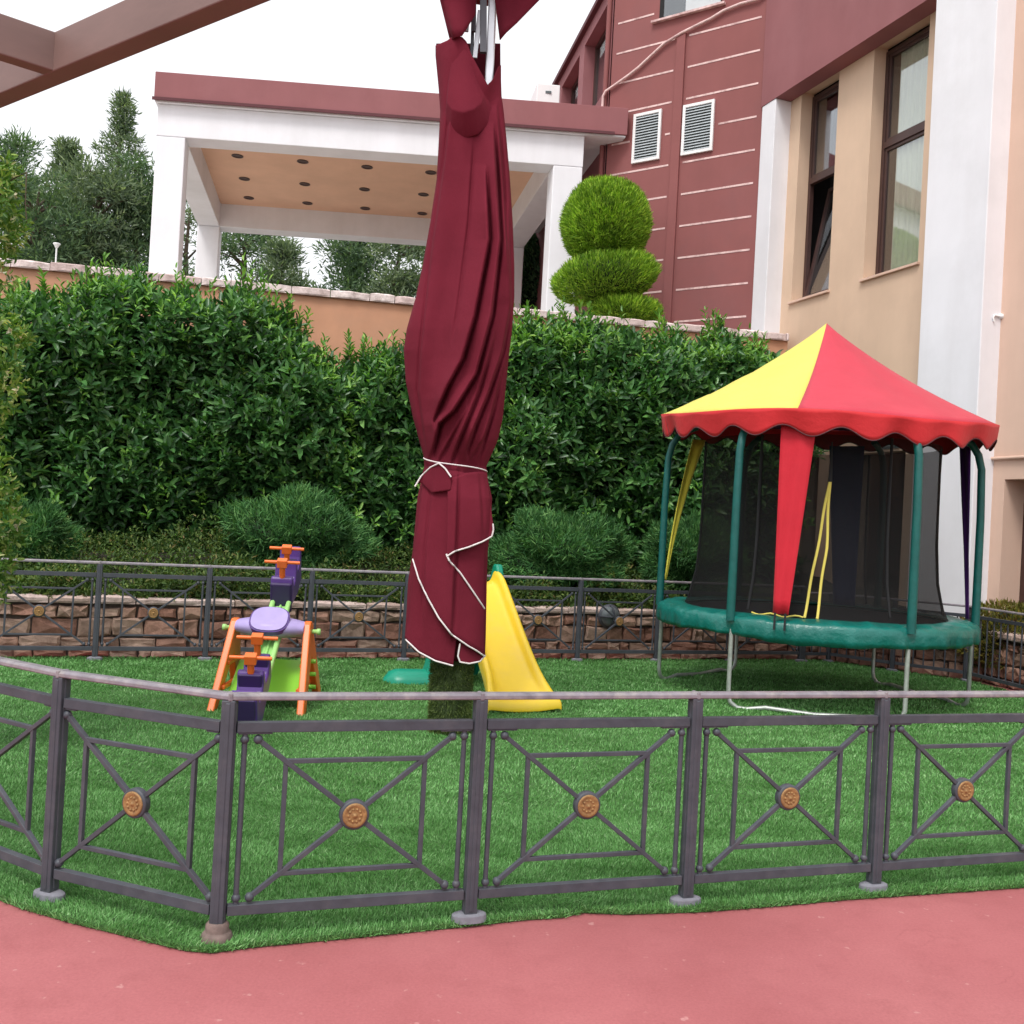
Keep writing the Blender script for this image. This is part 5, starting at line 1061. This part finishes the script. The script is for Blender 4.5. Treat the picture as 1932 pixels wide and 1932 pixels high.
# net with zip slit
def netr(z):
    return float(np.interp(z, [.80, .95, 1.2, 1.6, 2.2, 2.6], [1.53, 1.46, 1.40, 1.37, 1.36, 1.37]))
zipa = lambda z: math.radians(float(np.interp(z, [.8, 2.2], [-110, -101.8])))
zipb = lambda z: math.radians(float(np.interp(z, [.8, 1.5, 2.2], [-105, -102, -101.8])))
cols_, NA, NZ = [], 180, 26; m_ = MB(); fs, vs = [], []
for i in range(NZ + 1):
    z = .80 + (2.62 - .80) * i / NZ
    for j in range(NA + 1):
        a = zipb(z) + (2 * PI - (zipb(z) - zipa(z))) * j / NA if z < 2.2 else zipb(2.2) + 2 * PI * j / NA
        vs.append(at(a, netr(z) * (1 + .004 * math.sin(9 * a) * min(1, (2.62 - z))), z))
for i in range(NZ):
    for j in range(NA): fs.append((i * (NA + 1) + j, i * (NA + 1) + j + 1, (i + 1) * (NA + 1) + j + 1, (i + 1) * (NA + 1) + j))
m_.add(vs, fs, True); nt_o = m_.build('safety_net', M['net'], tramp, fixn=False)
m_ = MB()
for fn in (zipa, zipb):
    pts = [at(fn(z) + .004 * math.sin(z * 9), netr(z) + .012, z) for z in [.84 + (2.2 - .84) * i / 20 for i in range(21)]]
    m_.tube(pts, .013, 8, flat=1.0)
m_.tube([at(math.radians(-110 - 1.6 * i), netr(.82) + .03, .845 + .012 * math.sin(i)) for i in range(14)], .008, 8)
m_.build('zip_trim', M['zip'], nt_o)
m_ = MB(); m_.tube([at(zipb(2.2), netr(2.2) + .01, 2.55), at(zipb(2.2), netr(2.2) + .01, 2.16)], [.006, .02], 8); m_.build('zip_strap', M['strap'], nt_o)
for k in range(6): m_ = MB(); m_.tube([at(pang[k], netr(.9), .87), at(pang[k], netr(1.2), 1.2), at(pang[k], netr(1.6), 1.6), at(pang[k], 1.365, 2.62)], .014, 6); m_.build('net_seam', M['strap'], nt_o)
# ------------------------------------------------------------------ seesaw
ss_ = thing('seesaw', 'four seat plastic seesaw in purple, lime and orange, left of the parasol', 'seesaw', G(482, 1340))
N0 = P(458, 1372, 7.02); F0 = P(550, 1072, 9.45); N0.z = max(N0.z, .06)
ax = (F0 - N0).normalized(); LB = (F0 - N0).length; side = ax.cross(Vector((0, 0, 1))).normalized(); upv = side.cross(ax).normalized()
def SB(t, w_, h): return N0 + ax * t + side * w_ + upv * h
prof = [(0, -.10), (.03, .06), (.02, .19), (.035, .245), (.085, .25), (.115, .17), (.15, .115), (.27, .105), (.315, .16), (.325, .235), (.37, .25), (.40, .17), (.43, .105), (.56, .095), (.60, .15), (.615, .215), (.665, .215), (.70, .12), (.72, -.02), (.6, -.055), (.3, -.12)]
def seatunit(flip):
    m_ = MB(); pr = [((LB - t) if flip else t, h) for t, h in prof]
    for w_, k in ((-.095, 0),): m_.prism([SB(t, w_, h) for t, h in pr], side * .19)
    o = m_.build('seat_unit', M['purple'], ss_, bevel=.018, seg=3)
    # dark inner faces of the seat backs
    for (t0, t1, h0, h1, wd) in ((-.006, -.004, .0, .215, .066), (.30, .302, .13, .225, .066), (.60, .602, .10, .20, .062)):
        pass
    for (t, h0, h1, sgn) in ((.006, .02, .22, -1), (.316, .13, .235, -1), (.606, .10, .20, -1)):
        tt_ = (LB - t) if flip else t; q = -1 if not flip else 1
        d = MB(); d.obox(SB(tt_, 0, (h0 + h1) / 2) + ax * (q * .006), ax * .012, side * .084, upv * ((h1 - h0) / 2)); d.build('dark_panel', M['purple_d'], ss_, bevel=.008)
    if flip: d = MB(); d.obox(SB(LB - .715, 0, .05), ax * .02, side * .092, upv * .14); d.build('dark_panel', M['purple_d'], ss_, bevel=.02, seg=3)
    for t in (.345, .64):
        tt_ = (LB - t) if flip else t; h = MB(); h.tube([SB(tt_, 0, .2), SB(tt_, 0, .32)], .026, 12); h.obox(SB(tt_, 0, .345), ax * .034, side * .042, upv * .034)
        h.tube([SB(tt_, -.15, .352), SB(tt_, .15, .352)], .0145, 12); h.build('handle', M['orangep'], ss_, bevel=.004)
seatunit(False); seatunit(True)
m_ = MB(); m_.prism([SB(.6, -.08, -.05), SB(.6, .08, -.05), SB(.6, .08, .0), SB(.6, .055, .0), SB(.6, .05, -.025), SB(.6, -.05, -.025), SB(.6, -.055, .0), SB(.6, -.08, .0)], ax * (LB - 1.2)); 
for w_ in (-.068, .068): m_.tube([SB(.6, w_, .01), SB(LB - .66, w_, .01)], .022, 10)
m_.tube([SB(.6, 0, -.02), SB(LB - .66, 0, -.02)], .012, 8)
m_.build('rocking_beam', M['lime2'], ss_, bevel=.004)
hubc = SB(LB * .46, 0, 0); fl = G(410, 1346); fr_ = G(555, 1353); sx = (fr_ - fl).normalized(); dy = Vector((-sx.y, sx.x, 0))
hw = (fr_ - fl).length / 2; mid = (fl + fr_) / 2 ; hubc = Vector((mid.x, mid.y, 0)) + dy * .42; hubc.z = .70
# put the hub on the beam's line
tb = (hubc - N0).dot(ax) ; bp_ = N0 + ax * tb; hubc.z = bp_.z + .03
m_ = MB(); rows = []
for i in range(25):
    x = -1 + 2 * i / 24; k = .085 + .06 * (1 - abs(x) ** 1.8); rows.append([hubc + sx * x * (hw - .02) + dy * (k * 1.3 * math.cos(t)) + Vector((0, 0, k * .62 * math.sin(t) + .02)) for t in [2 * PI * j / 20 for j in range(21)]])
m_.grid(rows); m_.add(rows[0][:20], [tuple(range(20))]); m_.add(rows[-1][:20], [tuple(range(20))]); hub = m_.build('hub_cover', M['lilac'], ss_)
m_ = MB()
nplate = (Vector((0, 0, 1)) - dy * .9).normalized(); pc_ = hubc + Vector((0, 0, .085)) - dy * .10
tv = nplate.cross(sx).normalized()
def ell(r, o_): return [pc_ + nplate * o_ + sx * (.15 * r * math.copysign(abs(math.cos(t)) ** .75, math.cos(t))) + tv * (.13 * r * math.copysign(abs(math.sin(t)) ** .75, math.sin(t))) for t in [2 * PI * j / 32 for j in range(32)]]
m_.add(ell(1.06, -.03) + ell(1.06, .012), [(i, (i + 1) % 32, 32 + (i + 1) % 32, 32 + i) for i in range(32)] + [tuple(range(32, 64))]); m_.build('hub_rim', M['purple'], hub)
m_ = MB(); m_.add(ell(.97, -.02) + ell(.97, .022), [(i, (i + 1) % 32, 32 + (i + 1) % 32, 32 + i) for i in range(32)] + [tuple(range(32, 64))]); m_.build('hub_plate', M['lilac'], hub)
for s_ in (-1, 1): c_ = hubc + sx * s_ * (hw + .02); m_ = MB(); m_.lathe(c_ - sx * s_ * .02, [(.018, 0), (.018, .07), (.026, .075), (.026, .1), (0, .105)], 14, sx * s_); m_.build('axle_bolt', M['lime2'], ss_)
for s_ in (-1, 1):
    base = hubc + sx * s_ * (hw - 0); base.z = 0; topz = hubc.z + .06
    m_ = MB(); T0 = base + Vector((0, 0, topz))
    fa, fb2 = base - dy * .42, base + dy * .40
    pr = [fa - dy * .05, fa + dy * .07, T0 - dy * .02 - Vector((0, 0, .25)), fb2 - dy * .07, fb2 + dy * .05, T0 + dy * .06, T0 + dy * .03 + Vector((0, 0, .02)), T0 - dy * .03 + Vector((0, 0, .02)), T0 - dy * .06]
    tl_ = sx * (s_ * .05)
    m_.prism([q + (tl_ * (1 - q.z / topz)) - sx * .028 for q in pr], sx * .056)
    for z_ in (.18, .36): 
        f_ = z_ / topz; m_.bar(fa.lerp(T0, f_), fb2.lerp(T0, f_), .04, .035)
    m_.build('side_frame', M['orangep'], ss_, bevel=.01, seg=3)
m_ = MB(); b1, b2 = hubc - sx * (hw - .02), hubc + sx * (hw - .02)
m_.add([Vector((b1.x, b1.y, .10)) - dy * .26, Vector((b2.x, b2.y, .10)) - dy * .26, Vector((b2.x, b2.y, .09)) - dy * .20, Vector((b1.x, b1.y, .09)) - dy * .20, Vector((b1.x, b1.y, .36)) + dy * .16, Vector((b2.x, b2.y, .36)) + dy * .16, Vector((b2.x, b2.y, .34)) + dy * .19, Vector((b1.x, b1.y, .34)) + dy * .19], [(0, 1, 5, 4), (3, 7, 6, 2), (0, 4, 7, 3), (1, 2, 6, 5), (0, 3, 2, 1), (4, 5, 6, 7)])
m_.build('base_panel', M['lime'], ss_, bevel=.01)
for z_ in (.16, .27, .38): m_ = MB(); m_.tube([Vector((b2.x, b2.y, z_)) + sx * .02 + dy * (.1 - z_ * .3), Vector((b2.x, b2.y, z_)) + sx * .10 + dy * (.1 - z_ * .3)], .018, 10); m_.build('bolt', M['lime'], ss_)
# ------------------------------------------------------------------ slide
sl0 = thing('slide', 'small yellow plastic slide with green steps, right behind the parasol', 'slide', G(900, 1300))
ft = G(986, 1348); ft.z = 0; tpS = P(893, 1098, 9.75); dS = (Vector((ft.x, ft.y, 0)) - Vector((tpS.x, tpS.y, 0))); LS = dS.length; dS.normalize(); sS = Vector((dS.y, -dS.x, 0)); sS = sS if sS.x > 0 else -sS
zt_ = tpS.z
rows = []
path = [(0, zt_), (.10, zt_ - .005), (.2, zt_ - .04), (.32, zt_ - .13), (LS * .45, zt_ * .62), (LS * .65, zt_ * .40), (LS * .82, zt_ * .225), (LS * .90, .15), (LS * .97, .125), (LS + .02, .118), (LS + .045, .09), (LS + .05, .03)]
for d_, z in path:
    f_ = max(0, (d_ / LS - .78) / .25); hw_ = .20 + .07 * min(1, f_) ** 1.3; wall = .115 * (1 - min(1, max(0, (d_ / LS - .88) / .12)) * .85)
    c_ = Vector((tpS.x, tpS.y, 0)) + dS * d_ + Vector((0, 0, z)); nup = Vector((0, 0, 1))
    pr = [(-1.22, -.04 if wall > .03 else -.04), (-1.24, wall * .7), (-1.16, wall), (-1.04, wall), (-.96, wall * .7), (-.88, .012), (-.6, 0), (0, -.006), (.6, 0), (.88, .012), (.96, wall * .7), (1.04, wall), (1.16, wall), (1.24, wall * .7), (1.22, -.04)]
    rows.append([c_ + sS * (hw_ * a) + nup * max(b, -z + .003) for a, b in pr])
m_ = MB(); m_.grid(rows); m_.build('chute', M['yellow'], sl0, fixn=False, solid=.014, sub=2)
ct = Vector((tpS.x, tpS.y, 0))
for s_ in (-1, 1):
    m_ = MB(); o_ = ct + sS * (s_ * .245)
    pr = [o_ - dS * .62, o_ - dS * .50, o_ - dS * .14 + Vector((0, 0, .45)), o_ + dS * .10 + Vector((0, 0, .45)), o_ + dS * .30, o_ + dS * .42, o_ + dS * .15 + Vector((0, 0, zt_ - .12)), o_ + dS * .08 + Vector((0, 0, zt_ + .12)), o_ + dS * .04 + Vector((0, 0, zt_ + .18)), o_ - dS * .04 + Vector((0, 0, zt_ + .18)), o_ - dS * .12 + Vector((0, 0, zt_ + .05))]
    m_.prism([p - sS * .035 for p in pr], sS * .07); m_.build('side_frame', M['ygreen'], sl0, bevel=.02, seg=3)
m_ = MB()
for k in range(4): f_ = (k + .7) / 4; c_ = ct - dS * (.56 - .44 * f_) + Vector((0, 0, zt_ * f_ * .9)); m_.obox(c_, sS * .22, dS * .06, Vector((0, 0, .025)))
m_.build('step', M['ygreen'], sl0, bevel=.01)
m_ = MB(); fc = G(752, 1289); fc2 = ct - dS * .1; fc2.z = 0; dd_ = (fc2 - fc).normalized(); rows = []
nn_ = Vector((-dd_.y, dd_.x, 0)); Lf = (fc2 - fc).length + .15
for i in range(13):
    t = i / 12; e = math.sqrt(max(.02, 1 - (1 - min(1, t * 5)) ** 2)) * (1 if t < 1 else 1); rows.append([fc - dd_ * .16 + dd_ * Lf * t + nn_ * (.19 * e * math.cos(a)) + Vector((0, 0, max(.0, .12 * e * math.sin(a)) + .018)) for a in [PI * j / 12 for j in range(13)]])
m_.grid(rows); m_.build('stabiliser_foot', M['ygreen'], sl0)
m_ = MB(); q = fc + dd_ * .36 - nn_ * .1; m_.prism([q - dd_ * .16, q + dd_ * .3, q + dd_ * .3 + Vector((0, 0, .6)), q + dd_ * .06 + Vector((0, 0, .6))], nn_ * .26); m_.build('leg', M['ygreen'], sl0, bevel=.025, seg=3)
print('DONE objects', len(bpy.data.objects))
